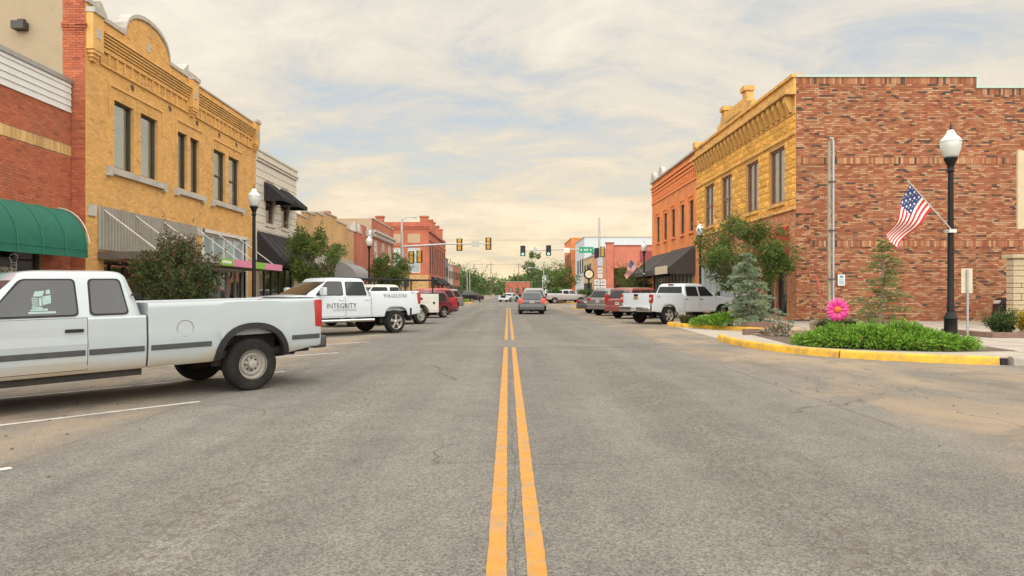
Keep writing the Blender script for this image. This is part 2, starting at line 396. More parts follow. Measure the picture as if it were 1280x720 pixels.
def dense(pts, step=0.5):
    r = [Vector(pts[0])]
    for a, b in zip(pts, pts[1:]):
        a, b = Vector(a), Vector(b); k = max(1, int((b-a).length/step))
        r += [a.lerp(b, (i+1)/k) for i in range(k)]
    for _ in range(6):
        r = [r[0]] + [(r[i-1] + r[i]*2 + r[i+1])/4 for i in range(1, len(r)-1)] + [r[-1]]
    return [(p.x, p.y) for p in r]
def ysegs(K):
    for i in range(0, len(K)-1, 5):
        s = [Vector(p) for p in K[i:i+6]]
        if len(s) < 2: continue
        s[0] = s[0] + (s[1]-s[0]).normalized()*.006; s[-1] = s[-1] + (s[-2]-s[-1]).normalized()*.006
        kerb([(p.x, p.y) for p in s], KERBY, walk_r, name='kerb_section')
K1 = dense(RP[3:11]); K2 = dense([(10.7,32.2),(7.05,30.1),(6.75,29.3),(9.65,24.0)], 0.4); K3 = dense(RP[13:18])
walk_r = slab('sidewalk_right', K2 + [RP[2]] + K1 + RP[11:13] + K3); walk_l = slab('sidewalk_left', LP)
FLP = [(-65,92),(-9,92),(-6.0,93.2),(-5.0,95.5),(-5.4,99),(-9,102),(-9,300),(-65,300)]
FRP = [(65,91.5),(9,91.5),(6.0,92.6),(5.1,95),(5.5,99),(9.2,102),(9.2,300),(65,300)]
slab('sidewalk_far_left', FLP); slab('sidewalk_far_right', FRP)
def kerb(pts, m, parent, wd=0.16, h=0.165, name='kerb'):
    """rounded kerb swept along a line; the slab lies on its left hand side"""
    mb = MB(); prof = [(-0.02,-0.02),(0.0,h-0.05),(0.02,h-0.015),(0.05,h),(wd,h),(wd,-0.02)]
    P = [Vector((x, y)) for x, y in pts]; n = len(prof); vs_ = []; fs = []
    for i, p in enumerate(P):
        d = (P[min(i+1, len(P)-1)] - P[max(i-1, 0)]).normalized(); nr = Vector((-d.y, d.x))
        for (o, z) in prof: q = p + nr*(o-0.145); vs_.append((q.x, q.y, z))
    for i in range(len(P)-1):
        for k in range(n-1): fs.append((i*n+k, i*n+k+1, (i+1)*n+k+1, (i+1)*n+k))
    fs.append(tuple(range(n))); fs.append(tuple(range((len(P)-1)*n, len(P)*n)))
    mb.add(vs_, fs); return mb.build(name, m, parent, smooth=40)
def dense(pts, step=0.5):
    r = [Vector(pts[0])]
    for a, b in zip(pts, pts[1:]):
        a, b = Vector(a), Vector(b); k = max(1, int((b-a).length/step))
        r += [a.lerp(b, (i+1)/k) for i in range(k)]
    for _ in range(6):
        r = [r[0]] + [(r[i-1] + r[i]*2 + r[i+1])/4 for i in range(1, len(r)-1)] + [r[-1]]
    return [(p.x, p.y) for p in r]
ysegs(K1); kerb([(9.95,13.572),(45,13.3)], KERBG, walk_r)
ysegs(K2); kerb([(9.65,24.0),(9.75,21.9)], KERBG, walk_r)
kerb(dense([(10.7,56.6),(10.7,32.2)], 2), KERBG, walk_r)
kerb(K3, KERBY, walk_r); kerb(dense([(45,66),(9,66)], 3), KERBG, walk_r)
kerb(dense([(-9.1,-25),(-9.1,62.5)], 2), KERBG, walk_l); kerb(dense(LP[1:6]), KERBY, walk_l)
kerb(dense(FLP[1:6]), KERBY, bpy.data.objects['sidewalk_far_left']); kerb(dense(FRP[1:6][::-1]), KERBY, bpy.data.objects['sidewalk_far_right'])
# storm drain mouth at the end of the painted kerb
DARK = mat('dark_void', (0.012, 0.012, 0.013), 0.8)
mb = MB(); mb.box(9.76, 9.90, 13.52, 13.70, 0.002, 0.13); mb.build('drain_mouth', DARK, walk_r)
# apron between the two planted bulb-outs, sloping up to the pavement
mb = MB(); mb.add([(6.5,20.9,0.006),(9.72,22.0,0.006),(9.65,23.9,0.006),(7.0,28.6,0.006)], [(0,1,2,3)]); mb.build('ramp_apron', CONC, road, recalc=False)
# pavement joints
JO = mat('joint_dark', (0.10, 0.085, 0.07), 0.95)
mb = MB()
for y in range(-20, 62, 3): mb.box(-12.2, -9.25, y, y+0.02, 0.15, 0.1535)
mb.box(-10.72, -10.7, -25, 62, 0.15, 0.1525); mb.build('pavement_joint', JO, walk_l)
mb = MB()
for y in range(33, 56, 3): mb.box(10.85, 13, y, y+0.02, 0.15, 0.1535)
for x in range(11, 32, 2): mb.box(x, x+0.02, 13.75, 30.7, 0.15, 0.1535)
for y in (16.5, 19.5, 22.5, 25.5, 28.5): mb.box(10.9, 32, y, y+0.02, 0.15, 0.1525)
mb.build('pavement_joint', JO, walk_r)

# markings
def worn(name, col, amt, under=(0.21, 0.19, 0.165)):
    m = mat(name, col, 0.75, 0.12, 7.0, 0.35, 90, dirt=under, dirt_amt=amt, dirt_scale=5.0); return m
YEL = worn('line_yellow', (0.42, 0.20, 0.032), 0.8); WHT = worn('line_white', (0.50, 0.48, 0.43), 0.85)
rng = random.Random(3)
def strip(name, a, b, wd, m, z=0.004, jag=0.003, parent=road, step=0.1):
    a, b = Vector(a), Vector(b); n = max(2, int((b-a).length/step)); d = (b-a).normalized(); nr = Vector((-d.y, d.x)); vs_ = []
    for i in range(n+1):
        p = a.lerp(b, i/n); l_ = p + nr*(wd/2 + rng.uniform(-jag, jag)); r_ = p - nr*(wd/2 + rng.uniform(-jag, jag))
        vs_ += [(l_.x, l_.y, z), (r_.x, r_.y, z)]
    mb = MB(); mb.add(vs_, [(2*i, 2*i+1, 2*i+3, 2*i+2) for i in range(n)]); return mb.build(name, m, parent, recalc=False)
for sx in (-0.104, 0.104):
    strip('yellow_line', (0.045+sx, -6), (0.045+sx, 17.9), 0.104, YEL)
    strip('yellow_line', (0.045+sx, 20.7), (0.045+sx, 64.5), 0.104, YEL)
    strip('yellow_line', (0.045+sx, 96), (0.045+sx, 260), 0.104, YEL, step=2)
for y in (-1.2, 5.57, 8.97, 12.4, 16.3, 19.9, 23.4, 27, 30.6, 34.2, 38, 41.6, 45.2, 49, 52.6):
    if y == -1.2: continue
    strip('white_parking_line', (-4.05, y), (-4.05-3.7, y-4.2), 0.09, WHT)
for y in (33.2, 37.2, 41.2, 45.2, 49.2, 53.2): strip('white_parking_line', (5.0, y-2), (9.2, y+0.6), 0.09, WHT)
strip('white_stop_line', (0.5, 63.5), (5.2, 63.5), 0.4, WHT, step=1); strip('white_crosswalk_line', (-9, 78), (9, 78), 0.2, WHT, step=1)
strip('white_crosswalk_line', (-9, 88.5), (9, 88.5), 0.2, WHT, step=1)
# asphalt patch that interrupts the double line, joint between the lines, transverse seam
PATCH = mat('asphalt_patch', (0.150, 0.136, 0.115), 0.95, 0.22, 30.0, 0.5, 150, dirt=(0.19, 0.168, 0.135), dirt_amt=0.5)
pp = [(-2.2,18.6),(-0.9,18.0),(0.6,17.85),(1.6,18.2),(2.6,17.7),(2.9,18.3),(2.0,19.4),(1.3,20.4),(0.2,20.75),(-1.0,20.3),(-1.9,20.1),(-2.5,19.4)]
sheet('road_patch', pp, 0.0035, PATCH, road)
CRK = mat('crack_fill', (0.085, 0.066, 0.050), 0.95, 0.3, 20)
mb = MB(); x = 0.04; y = -2.0; L_ = []
while y < 17.7:
    x = 0.035 + (x-0.035)*0.8 + rng.uniform(-0.012, 0.012); L_.append((x, y, rng.choice((0.0006, 0.0015, 0.003)))); y += rng.uniform(0.05, 0.12)
for (a, b) in zip(L_, L_[1:]):
    mb.quad((a[0]-a[2], a[1], 0.003), (a[0]+a[2], a[1], 0.003), (b[0]+b[2], b[1], 0.003), (b[0]-b[2], b[1], 0.003))
mb.build('road_crack', CRK, road, recalc=False)
strip('road_seam', (-7.5, 35.3), (0.0, 35.0), 0.16, CRK, 0.003, 0.05)
strip('road_seam', (-4.0, 20.6), (-2.3, 20.4), 0.03, CRK, 0.003, 0.01)
strip('road_seam', (2.6, 17.9), (5.2, 17.2), 0.03, CRK, 0.003, 0.012)
# loose grit and leaf litter along the strip edges
mb = MB()
for i in range(260):
    sd = rng.choice((-1, 1)); px = sd*abs(rng.gauss(5.2, 0.9)); py = rng.uniform(3.5, 17); s_ = rng.uniform(0.006, 0.02)
    if px > 6 and py > 12.5: continue
    mb.add([(px-s_,py,0.001),(px+s_*.4,py-s_,0.001),(px+s_,py+s_*.5,0.001),(px,py,s_*0.9)], [(0,1,3),(1,2,3),(2,0,3)])
o = mb.build('gutter_litter', CRK, road); o['kind'] = 'stuff'
# ================================================================== BUILDINGS
GLS = mat('window_glass', (0.035, 0.045, 0.05), 0.04, 0.05, spec=1.0)
GLB = mat('window_glass_pale', (0.30, 0.36, 0.37), 0.05, 0.15, 0.6, spec=1.0)
SHOPG = glassmat('shop_glass')
FRD = mat('frame_dark', (0.045, 0.038, 0.032), 0.5); FRW = mat('frame_white', (0.55, 0.53, 0.48), 0.6, 0.1)
FRG = mat('frame_aluminium', (0.38, 0.38, 0.37), 0.4, 0.08, metal=0.6)
ROOF = mat('roof_gravel', (0.22, 0.20, 0.18), 0.95, 0.2, 5)
STONEW = mat('stone_white', (0.42, 0.40, 0.36), 0.85, 0.14, 5, 0.2, 30, dirt=(0.22, 0.19, 0.15), dirt_amt=0.5)
STUCCO = mat('stucco_tan', (0.37, 0.30, 0.205), 0.95, 0.12, 1.2, 0.3, 25, dirt=(0.24, 0.19, 0.13), dirt_amt=0.5)
INTER = mat('shop_interior', (0.16, 0.12, 0.085), 0.9, 0.3, 3)
SHELF = mat('shelf_wood', (0.32, 0.20, 0.11), 0.7, 0.2, 6)
BRK = mat('brick_each', (1, 1, 1), 0.92, 0.10, 14, 0.15, 90, attr=True, dirt=(0.17, 0.115, 0.065), dirt_amt=0.34, dirt_scale=.9)
BLIND_SKY = mat('blind_sky_pale', (.74,.82,.80), .8, .05); BLIND2 = mat('blind_grey', (.30,.31,.31), .8, .05); BLIND3 = mat('blind_cream', (.76,.78,.70), .8, .05)  # pale tone puts the sky mirrored in the panes into the blind colour
UPG = glassmat('upper_glass', (.86,.93,.92), .22)
def core(root, pts, h, m, name='shell'):
    """solid body behind the fronts: pts is the plan"""
    mb = MB(); mb.prism(pts, lambda x, y: (x, y, 0.0), lambda x, y: (x, y, h)); return mb.build(name, m, root)
def rect(x0, x1, y0, y1): return [(x0, y0), (x1, y0), (x1, y1), (x0, y1)]
def shop_inside(T, root, u0, u1, v0, v1, d, seed, n=26, pal=None):
    """room behind a shop window with shelves of goods"""
    r = random.Random(seed)
    mb = MB(T); mb.quad((u0,-d,v0),(u1,-d,v0),(u1,-d,v1),(u0,-d,v1)); mb.quad((u0,-.1,v0),(u0,-d,v0),(u0,-d,v1),(u0,-.1,v1))
    mb.quad((u1,-.1,v0),(u1,-d,v0),(u1,-d,v1),(u1,-.1,v1)); mb.quad((u0,-.1,v0),(u1,-.1,v0),(u1,-d,v0),(u0,-d,v0))
    mb.quad((u0,-.1,v1),(u1,-.1,v1),(u1,-d,v1),(u0,-d,v1)); mb.build('shop_room', INTER, root)
    mb = MB(T)
    for k in range(3): mb.box(u0+.1, u1-.1, -d+.02, -d+.35, v0+.45+k*.6, v0+.48+k*.6)
    mb.box(u0+.15, u1-.15, -.75, -.35, v0, v0+.42); sh = mb.build('display_shelf', SHELF, root)
    pal = pal or [(1,(.5,.08,.1)),(1,(.08,.35,.4)),(1,(.55,.4,.1)),(1,(.12,.35,.1)),(1,(.6,.55,.5)),(1,(.45,.15,.3)),(1,(.1,.1,.12))]
    mb = MB(T)
    for k in range(n):
        u = r.uniform(u0+.2, u1-.45); s = r.uniform(.08, .2); hh = r.uniform(.1, .38); c = pick(r, pal)
        if k % 3: lv = v0+.42; wq = r.uniform(-.72, -.5)
        else: lv = v0+.48+r.choice((0,1,2))*.6; wq = -d+.06
        q = hh*.55
        mb.box(u, u+s, wq, wq+s*.8, lv, lv+q, c); mb.box(u+s*.25, u+s*.75, wq+s*.2, wq+s*.6, lv+q, lv+hh, c)
    mb.build('shop_goods', mat('goods', (1,1,1), 0.6, 0.05, attr=True), sh)

# ---------------------------------------------------------------- red brick shop with green awning (left, nearest)
RED = [(5,(.41,.115,.055)),(3,(.44,.135,.067)),(2,(.37,.10,.05)),(.3,(.29,.08,.05))]
MORT_R = mat('mortar_red', (0.30, 0.20, 0.15), 0.95, 0.15)
b1 = thing('brick_shop', 'red brick shop with green barrel awning and white metal siding along its top', 'shop', (XS-4, 13, 0.15))
holes = [(9.0, 13.4, .7, 2.75), (13.9, 18.45, .7, 2.75)]
wall(FS, 7, 19.66, .1, 6.6, holes).build('wall', MORT_R, b1)
mb = bricks(FS, 7, 19.66, .15, 5.34, .205, .072, RED, holes, seed=2, amp=.07); bricks(FS, 7, 19.66, 5.66, 6.6, .205, .072, RED, seed=4, mb=mb, amp=.07)
mb.build('brick_courses', BRK, b1, kind='stuff', recalc=False)
TANB = [(3,(.56,.36,.15)),(2,(.50,.31,.12)),(1,(.62,.42,.2))]
bricks(FS, 7, 19.66, 5.35, 5.65, .075, .30, TANB, seed=5, proud=.03, soldier=True).build('soldier_band', BRK, b1, kind='stuff', recalc=False)
SID = mat('siding_white', (0.60, 0.60, 0.58), 0.55, 0.06, 2, dirt=(0.36,0.33,0.28), dirt_amt=0.35)
bm = MB()
bm.prism([(0,0),(.035,0),(.012,.18),(0,.18)], lambda w, v: (w, 0, v), lambda w, v: (w, 12.64, v)); sid_me = bm.mesh('siding_board', SID)
for k in range(5): inst('siding_board', sid_me, b1, (XS+.012-b1.location.x, 7-b1.location.y, 6.6+.181*k-.15))
mb = MB(FS); mb.box(7, 19.66, -.3, .0, 6.58, 7.5); mb.build('parapet', MORT_R, b1)
mb = MB(FS); mb.box(6.97, 19.66, -.35, .07, 7.506, 7.57); mb.box(6.97, 19.66, .045, .07, 7.44, 7.506); mb.build('coping', FRG, b1)
core(b1, rect(XS-12, XS-.02, 7, 19.64), .25, CONC, 'floor_slab')
mb = MB(); mb.box(XS-12, XS-.3, 7, 19.64, 6.3, 6.6); mb.box(XS-12, XS-.3, 6.75, 7, .15, 7.4); mb.box(XS-12.3, XS-12, 6.75, 19.64, .15, 7.4); mb.build('roof', ROOF, b1)
for (a, b_, c, d) in holes:
    window(FS, b1, a, b_, c, d, FRD, SHOPG, w=-.12, fw=.07, cols=3); shop_inside(FS, b1, a, b_, .25, 2.8, 3.2, int(a*10), 20, [(1,(.12,.08,.06)),(1,(.2,.14,.1)),(1,(.3,.26,.2))])
# chef figures outlined in white on the glass
CHW = mat('window_paint_white', (0.72, 0.72, 0.66), 0.6)
for uc, s in ((17.55, 1.0), (16.72, 1.05)):
    mb = MB(FS); Z0 = 1.95; wq = -.108
    def ch(pts): mb.tube([(uc + p[0]*s, wq, Z0 + p[1]*s) for p in pts], .012, 5)
    ch([(-.30,-.25),(-.26,-.05),(-.16,.02),(-.05,.03),(0,-.02),(.05,.03),(.16,.02),(.26,-.05),(.30,-.25)])
    ch([(-.07,.03),(-.10,.15),(-.09,.26),(.09,.26),(.10,.15),(.07,.03)])
    ch([(-.09,.26),(-.11,.33),(-.15,.38),(-.12,.45),(-.04,.47),(.05,.48),(.13,.45),(.14,.38),(.10,.33),(.09,.26)])
    ch([(-.05,.10),(0,.08),(.05,.10)]); ch([(-.06,.19),(-.03,.2)]); ch([(.03,.2),(.06,.19)])
    mb.build('chef_outline', CHW, b1)
# awning
GRN = mat('awning_green', (0.006, 0.115, 0.072), 0.75, 0.12, 3, 0.15, 60, dirt=(0.03,0.10,0.07), dirt_amt=0.4)
GRN2 = mat('awning_rib', (0.015, 0.17, 0.11), 0.7, 0.05)
aw = []
for k in range(13):
    t = R(90)*k/12; aw.append((.86*math.sin(t), 2.62 + 1.14*math.cos(t)))
aw.append((.875, 2.40))
mb = MB(FS); U0, U1, NS = 8.2, 19.0, 12; pan = []
def canopy_pt(k, i, bul): wv, vv = aw[i]; return (U0 + (U1-U0)*k/(NS*4), .02 + wv*(1-bul), vv - bul*.25*(i < 12))
nk = NS*4; vs_ = []
for k in range(nk+1):
    bul = .018*math.sin(math.pi*(k % 4)/4)**2
    vs_ += [canopy_pt(k, i, bul) for i in range(14)]
mb.add(vs_, [(k*14+i, k*14+i+1, (k+1)*14+i+1, (k+1)*14+i) for k in range(nk) for i in range(13)])
for k in (0, nk): mb.poly([(U0 + (U1-U0)*k/nk, .02, 2.62)] + [canopy_pt(k, i, 0) for i in range(13)])
awn = mb.build('awning', GRN, b1, smooth=35)
mb = MB(FS)
for k in range(NS+1):
    u = U0 + (U1-U0)*k/NS; mb.tube([(u, .03 + a*1.005, v_ + .004) for a, v_ in aw], .012, 5)
mb.tube([(U0, .9, 2.62), (U1, .9, 2.62)], .008, 5); mb.build('awning_rib', GRN2, awn, smooth=40)
mb = MB(FS); mb.tube([(U1+.02, .05 + a*1.05, v_ + .03) for a, v_ in aw[:12]], .016, 6); mb.build('awning_hoop', FRW, awn, smooth=40)

# ---------------------------------------------------------------- yellow brick block (left)
b2 = thing('brick_commercial_block', 'yellow brick two storey block with curved parapet gable and corrugated transom panel', 'building', (XL-5, 26, 0.15))
YB = [(5,(.65,.37,.122)),(3,(.68,.395,.137)),(2,(.61,.345,.112)),(.25,(.50,.275,.09))]
MORT_Y = mat('mortar_yellow', (0.50, 0.31, 0.12), 0.95, 0.18, 3)
Y0, Y1 = 19.7, 33.0
W2 = [(21.15,22.24),(22.67,23.76),(25.2,25.95),(26.2,26.95),(28.28,29.45),(29.8,30.97)]
holes = [(a, b, 5.3, 7.42) for a, b in W2] + [(20.6, 26.9, .35, 2.42), (27.3, 31.7, .35, 3.86)]
prof2 = [(19.7,9.85),(20.35,9.85),(20.35,9.62),(21.72,9.62)]
for k in range(13):
    t = math.pi*k/12; prof2.append((23.15 - 1.42*math.cos(t), 9.62 + .93*math.sin(t)**.8 if k not in (0,12) else 9.75))
prof2 += [(24.58,9.62),(25.95,9.62),(25.95,9.75),(26.6,9.75),(26.6,9.55),(33.0,9.55)]
def top2(u):
    for (a, va), (b, vb) in zip(prof2, prof2[1:]):
        if a <= u <= b and b > a: return va + (vb-va)*(u-a)/(b-a) - .05
    return 9.5
wm = wall(FL, Y0, Y1, .1, 8.2, holes, depth=.25)
wm.prism([(Y0,8.2)] + prof2 [0:0] + [(Y1,8.2)] + prof2[::-1], lambda u, v: (u, 0, v), lambda u, v: (u, -.3, v)); wm.build('wall', MORT_Y, b2)
mb = bricks(FL, Y0, Y1, .15, 10.5, .205, .072, YB, holes, seed=7, top=top2, amp=.06)
mb.build('brick_courses', BRK, b2, kind='stuff', recalc=False)
YS = mat('yellow_brick_trim', (0.64, 0.37, 0.125), 0.92, 0.16, 9, 0.3, 40, dirt=(0.2,0.15,0.08), dirt_amt=0.45)
# cornice: stepped courses and a row of sunk panels between pilasters
for (a, b_) in ((20.36, 25.94), (26.61, 32.45)):
    mb = MB(FL)
    for k in range(5): mb.box(a, b_, .014, .06+.035*k, 8.76+.082*k, 8.76+.082*k+.058)
    mb.box(a, b_, .014, .24, 9.17, 9.235); mb.box(a, b_, .014, .07, 8.26, 8.31); mb.box(a, b_, .014, .07, 8.69, 8.75)
    n = round((b_-a)/.42)
    for k in range(n+1): u = a + (b_-a-.06)*k/n; mb.box(u, u+.06, .014, .06, 8.31, 8.69)
    mb.build('cornice', YS, b2)
for a in (19.72, 25.96, 32.46):
    mb = MB(FL); mb.box(a, a+.52, .014, .22, 8.5, 9.55)
    for k in range(3): mb.box(a+.05*(k+1), a+.52-.05*(k+1), .014, .2-.05*k, 8.5-.1*(k+1), 8.5-.1*k)
    mb.build('pilaster', YS, b2)
    mb = MB(FL); mb.box(a-.02, a+.56, -.32, .27, 9.552, 9.70); mb.build('pilaster_cap', STONEW, b2)
for u, v in ((19.98,9.0),(23.15,9.72),(26.22,9.0),(29.5,9.32),(32.72,9.0)):
    mb = MB(FL); wq = .222 if u in (19.98,26.22,32.72) else .014
    mb.box(u-.1, u+.1, wq-.2, wq+.012, v-.14, v+.14); mb.build('white_block', STONEW, b2)
# coping stones following the gable
mb = MB(FL)
for (a, va), (b_, vb) in zip(prof2, prof2[1:]):
    if b_ <= a + .01: continue
    th = .13 if a < 26.5 else .06
    mb.add([(a,-.34,va),(b_,-.34,vb),(b_,.06,vb),(a,.06,va),(a,-.34,va+th),(b_,-.34,vb+th),(b_,.06,vb+th),(a,.06,va+th)],
           [(0,3,2,1),(4,5,6,7),(0,1,5,4),(1,2,6,5),(2,3,7,6),(3,0,4,7)])
mb.build('coping', STONEW, b2)
for a, s in ((20.36,1),(25.62,-1)):
    mb = MB(FL); pr = [(0,0),(.34,0),(.34,.1),(.22,.17),(.12,.3),(0,.38)]
    mb.prism(pr, lambda u, v: ((a+u) if s > 0 else (a+.34-u), -.33, 9.75+v), lambda u, v: ((a+u) if s > 0 else (a+.34-u), .05, 9.75+v)); mb.build('scroll_stone', STONEW, b2)
for (a, b_) in ((20.73,24.2),(24.95,27.3),(28.02,31.35)):
    mb = MB(FL); mb.box(a, b_, .0, .12, 5.08, 5.27); mb.box(a-.02, a+.16, .0, .13, 5.0, 5.29); mb.box(b_-.16, b_+.02, .0, .13, 5.0, 5.29); mb.build('window_sill', STONEW, b2)
    mb = MB(FL); p, q = a+.1, b_-.1
    mb.box(p, q, .014, .05, 7.78, 7.85); mb.box(p, p+.06, .014, .05, 6.9, 7.78); mb.box(q-.06, q, .014, .05, 6.9, 7.78); mb.build('hood_mould', YS, b2)
for i, (a, b_) in enumerate(W2): window(FL, b2, a, b_, 5.3, 7.42, FRD, UPG, w=-.15, fw=.07, rows=2 if i > 3 else 1, blind=((1, .96, .35, .9, .55, .8)[i], (BLIND_SKY, BLIND_SKY, BLIND2, BLIND2, BLIND2, BLIND2)[i]))
STAR = mat('iron_star', (0.10, 0.06, 0.05), 0.7)
for u in (22.14, 24.6, 26.75, 28.8, 30.6):
    mb = MB(FL); pts = [((.15 if k % 2 == 0 else .06)*math.sin(math.pi*k/5), (.15 if k % 2 == 0 else .06)*math.cos(math.pi*k/5)) for k in range(10)]
    vv = [(u+p, .02, 8.08+q) for p, q in pts] + [(u, .07, 8.08)]
    mb.add(vv, [(k, (k+1) % 10, 10) for k in range(10)]); mb.build('wall_star', STAR, b2)
# corrugated panel over the canopy
CORR = mat('corrugated_metal', (0.25, 0.235, 0.20), 0.5, 0.12, 2, metal=0.3, dirt=(0.14,0.11,0.08), dirt_amt=0.4)
mb = MB(FL); n = 150; pts = []
for k in range(n+1): pts.append((20.28 + 6.3*k/n, .03 + (.055 if k % 4 in (1,2) else 0)))
mb.add([(u, w_, 2.72) for u, w_ in pts] + [(u, w_, 4.02) for u, w_ in pts], [(k, k+1, n+2+k, n+1+k) for k in range(n)]); mb.build('corrugated_panel', CORR, b2)
for u, v in ((19.98,3.85),(26.75,3.85),(27.15,3.85),(31.95,3.75)): mb = MB(FL); mb.box(u-.17, u+.17, 0, .06, v-.17, v+.17); mb.build('anchor_block', STONEW, b2)
# flat canopy with painted fascia and tie rods
CANU = mat('canopy_underside', (0.10, 0.085, 0.07), 0.8, 0.2, 3)
mb = MB(FL); mb.box(20.3, 31.3, .02, 1.8, 2.47, 2.64); can = mb.build('canopy', CANU, b2)
for a, b_, m_ in ((20.3,24.6,mat('fascia_grey',(.34,.33,.30),.6)),(24.605,25.75,mat('fascia_green',(.20,.42,.06),.6)),(25.755,28.1,mat('fascia_pink',(.62,.22,.33),.6)),
                  (28.105,29.1,MATS['fascia_green']),(29.105,31.3,MATS['fascia_pink'])):
    mb = MB(FL); mb.box(a, b_, 1.803, 1.84, 2.43, 2.70); mb.build('fascia_board', m_, can)
mb = MB(FL); mb.box(20.26, 20.297, 0.02, 1.84, 2.43, 2.66); mb.build('fascia_board', CANU, can)
mb = MB(FL); mb.box(31.303, 31.34, 0.02, 1.84, 2.43, 2.70); mb.build('fascia_board', MATS['fascia_grey'], can)
r_ = random.Random(5); mb = MB(FL); u = 24.75           # looping white brush lettering, too small to read
pts = [(24.72 + .9*k/40, 1.843, 2.565 + .06*math.sin(k*1.9) + .02*math.sin(k*.7)) for k in range(40)]
mb.tube(pts, .009, 4); mb.build('script_lettering', CHW, can)
for u0 in (20.5, 22.3, 24.1, 26.6, 28.4, 30.6):
    mb = MB(FL); mb.tube([(u0, .03, 3.95), (u0+.05, 1.72, 2.66)], .02, 6); mb.build('tie_rod', FRW, can)
# ground floor fronts under the canopy
window(FL, b2, 27.3, 31.7, 2.72, 3.86, FRW, GLB, w=-.1, fw=.09, cols=4)
mb = MB(FL); mb.box(27.3, 31.7, -.2, .03, 2.42, 2.72); mb.box(27.18, 27.3, -.1, .05, .15, 3.9); mb.box(31.7, 31.9, -.1, .05, .15, 3.9); mb.box(27.18, 31.9, -.1, .06, 3.86, 4.0); mb.build('shopfront_surround', FRW, b2)
window(FL, b2, 27.3, 29.0, .6, 2.42, FRG, SHOPG, w=-.12, fw=.06, cols=2); window(FL, b2, 29.95, 31.7, .6, 2.42, FRG, SHOPG, w=-.12, fw=.06, cols=2)
mb = MB(FL); mb.box(27.3, 29.0, -.2, -.02, .15, .6); mb.box(29.95, 31.7, -.2, -.02, .15, .6); mb.build('stall_riser', STONEW, b2)
dr_ = MB(FL); dr_.box(29.0, 29.08, -.2, -.05, .15, 2.42); dr_.box(29.87, 29.95, -.2, -.05, .15, 2.42); dr_.box(29.08, 29.87, -.2, -.05, .15, .4); dr_.box(29.08, 29.87, -.2, -.05, 2.3, 2.42)
dd = dr_.build('door', FRG, b2); mb = MB(FL); mb.box(29.08, 29.87, -.13, -.12, .4, 2.3); mb.build('pane', SHOPG, dd)
mb = MB(FL); mb.tube([(29.15,-.03,1.0),(29.15,-.03,1.3)], .015, 6); mb.build('handle', FRD, dd)
shop_inside(FL, b2, 27.25, 31.75, .2, 2.7, 3.5, 11, 60)
window(FL, b2, 20.6, 23.2, .7, 2.42, FRD, SHOPG, w=-.14, fw=.07, cols=2); window(FL, b2, 24.2, 26.9, .7, 2.42, FRD, SHOPG, w=-.14, fw=.07, cols=2)
mb = MB(FL); mb.box(20.6, 23.2, -.24, -.02, .15, .7); mb.box(24.2, 26.9, -.24, -.02, .15, .7); mb.build('stall_riser', YS, b2)
dr_ = MB(FL); dr_.box(23.2, 24.2, -.2, -.12, .15, 2.42); dd = dr_.build('door', FRD, b2); mb = MB(FL); mb.box(23.32, 24.08, -.12, -.112, .5, 2.2); mb.build('pane', GLS, dd)
shop_inside(FL, b2, 20.55, 26.95, .2, 2.5, 3.0, 12, 50)
mb = MB(); mb.box(XL-14, XL-.3, Y0+.02, Y1-.02, 8.5, 8.8); mb.box(XL-14, XL-4.0, Y0+.02, Y1-.02, .1, 8.5); mb.box(XL-4.0, XL-.3, Y0+.02, Y1-.02, 4.2, 8.5); mb.build('roof', ROOF, b2)
# side wall above the neighbour, with the red brick return at the corner
T19 = FF(19.7)
mb = MB(); mb.box(XL-14, XL-.64, 19.69, 19.95, .1, 11.2); mb.build('side_wall', STUCCO, b2)
wall(T19, XL-.66, XL, .1, 10.6).build('corner_pier', MORT_R, b2)
mb = bricks(T19, XL-.66, XL+.01, .15, 10.6, .205, .072, RED, seed=21)
for k, vv in enumerate((9.0, 9.07, 9.14)): bricks(T19, XL-.66, XL+.02+.02*k, vv, vv+.07, .205, .07, RED, seed=30+k, proud=.05+.03*k, mb=mb)
mb.build('corner_pier_bricks', BRK, b2, kind='stuff', recalc=False)
mb = MB(); mb.box(XL-1.98, XL-1.62, 19.45, 19.69, 8.98, 9.2); mb.box(XL-1.9, XL-1.7, 19.6, 19.69, 9.2, 9.3); mb.build('wall_lamp', FRD, b2)

# ---------------------------------------------------------------- white glazed block front (left)
b3 = thing('glazed_block_building', 'white glazed block two storey front with black fabric awnings', 'building', (XL-4, 36, 0.15))
holes = [(34.3, 35.5, 4.95, 6.95), (36.7, 37.9, 4.95, 6.95), (33.5, 38.9, .3, 2.9)]
wall(FL, 33.0, 39.3, .1, 8.4, holes).build('wall', mat('mortar_pale', (0.36,0.33,0.27), .95), b3)
GB = mat('glazed_block', (0.56, 0.53, 0.46), 0.45, 0.10, 2.0, dirt=(0.40,0.35,0.27), dirt_amt=0.5)
def block_mesh(nm, wd, ht, m, d=.03, bev=.012):
    mb = MB(); mb.add([(0,0,0),(0,wd,0),(0,wd,ht),(0,0,ht),(d,bev,bev),(d,wd-bev,bev),(d,wd-bev,ht-bev),(d,bev,ht-bev)],
                      [(4,5,6,7),(0,1,5,4),(1,2,6,5),(2,3,7,6),(3,0,4,7)]); return mb.mesh(nm, m)
mes = {}
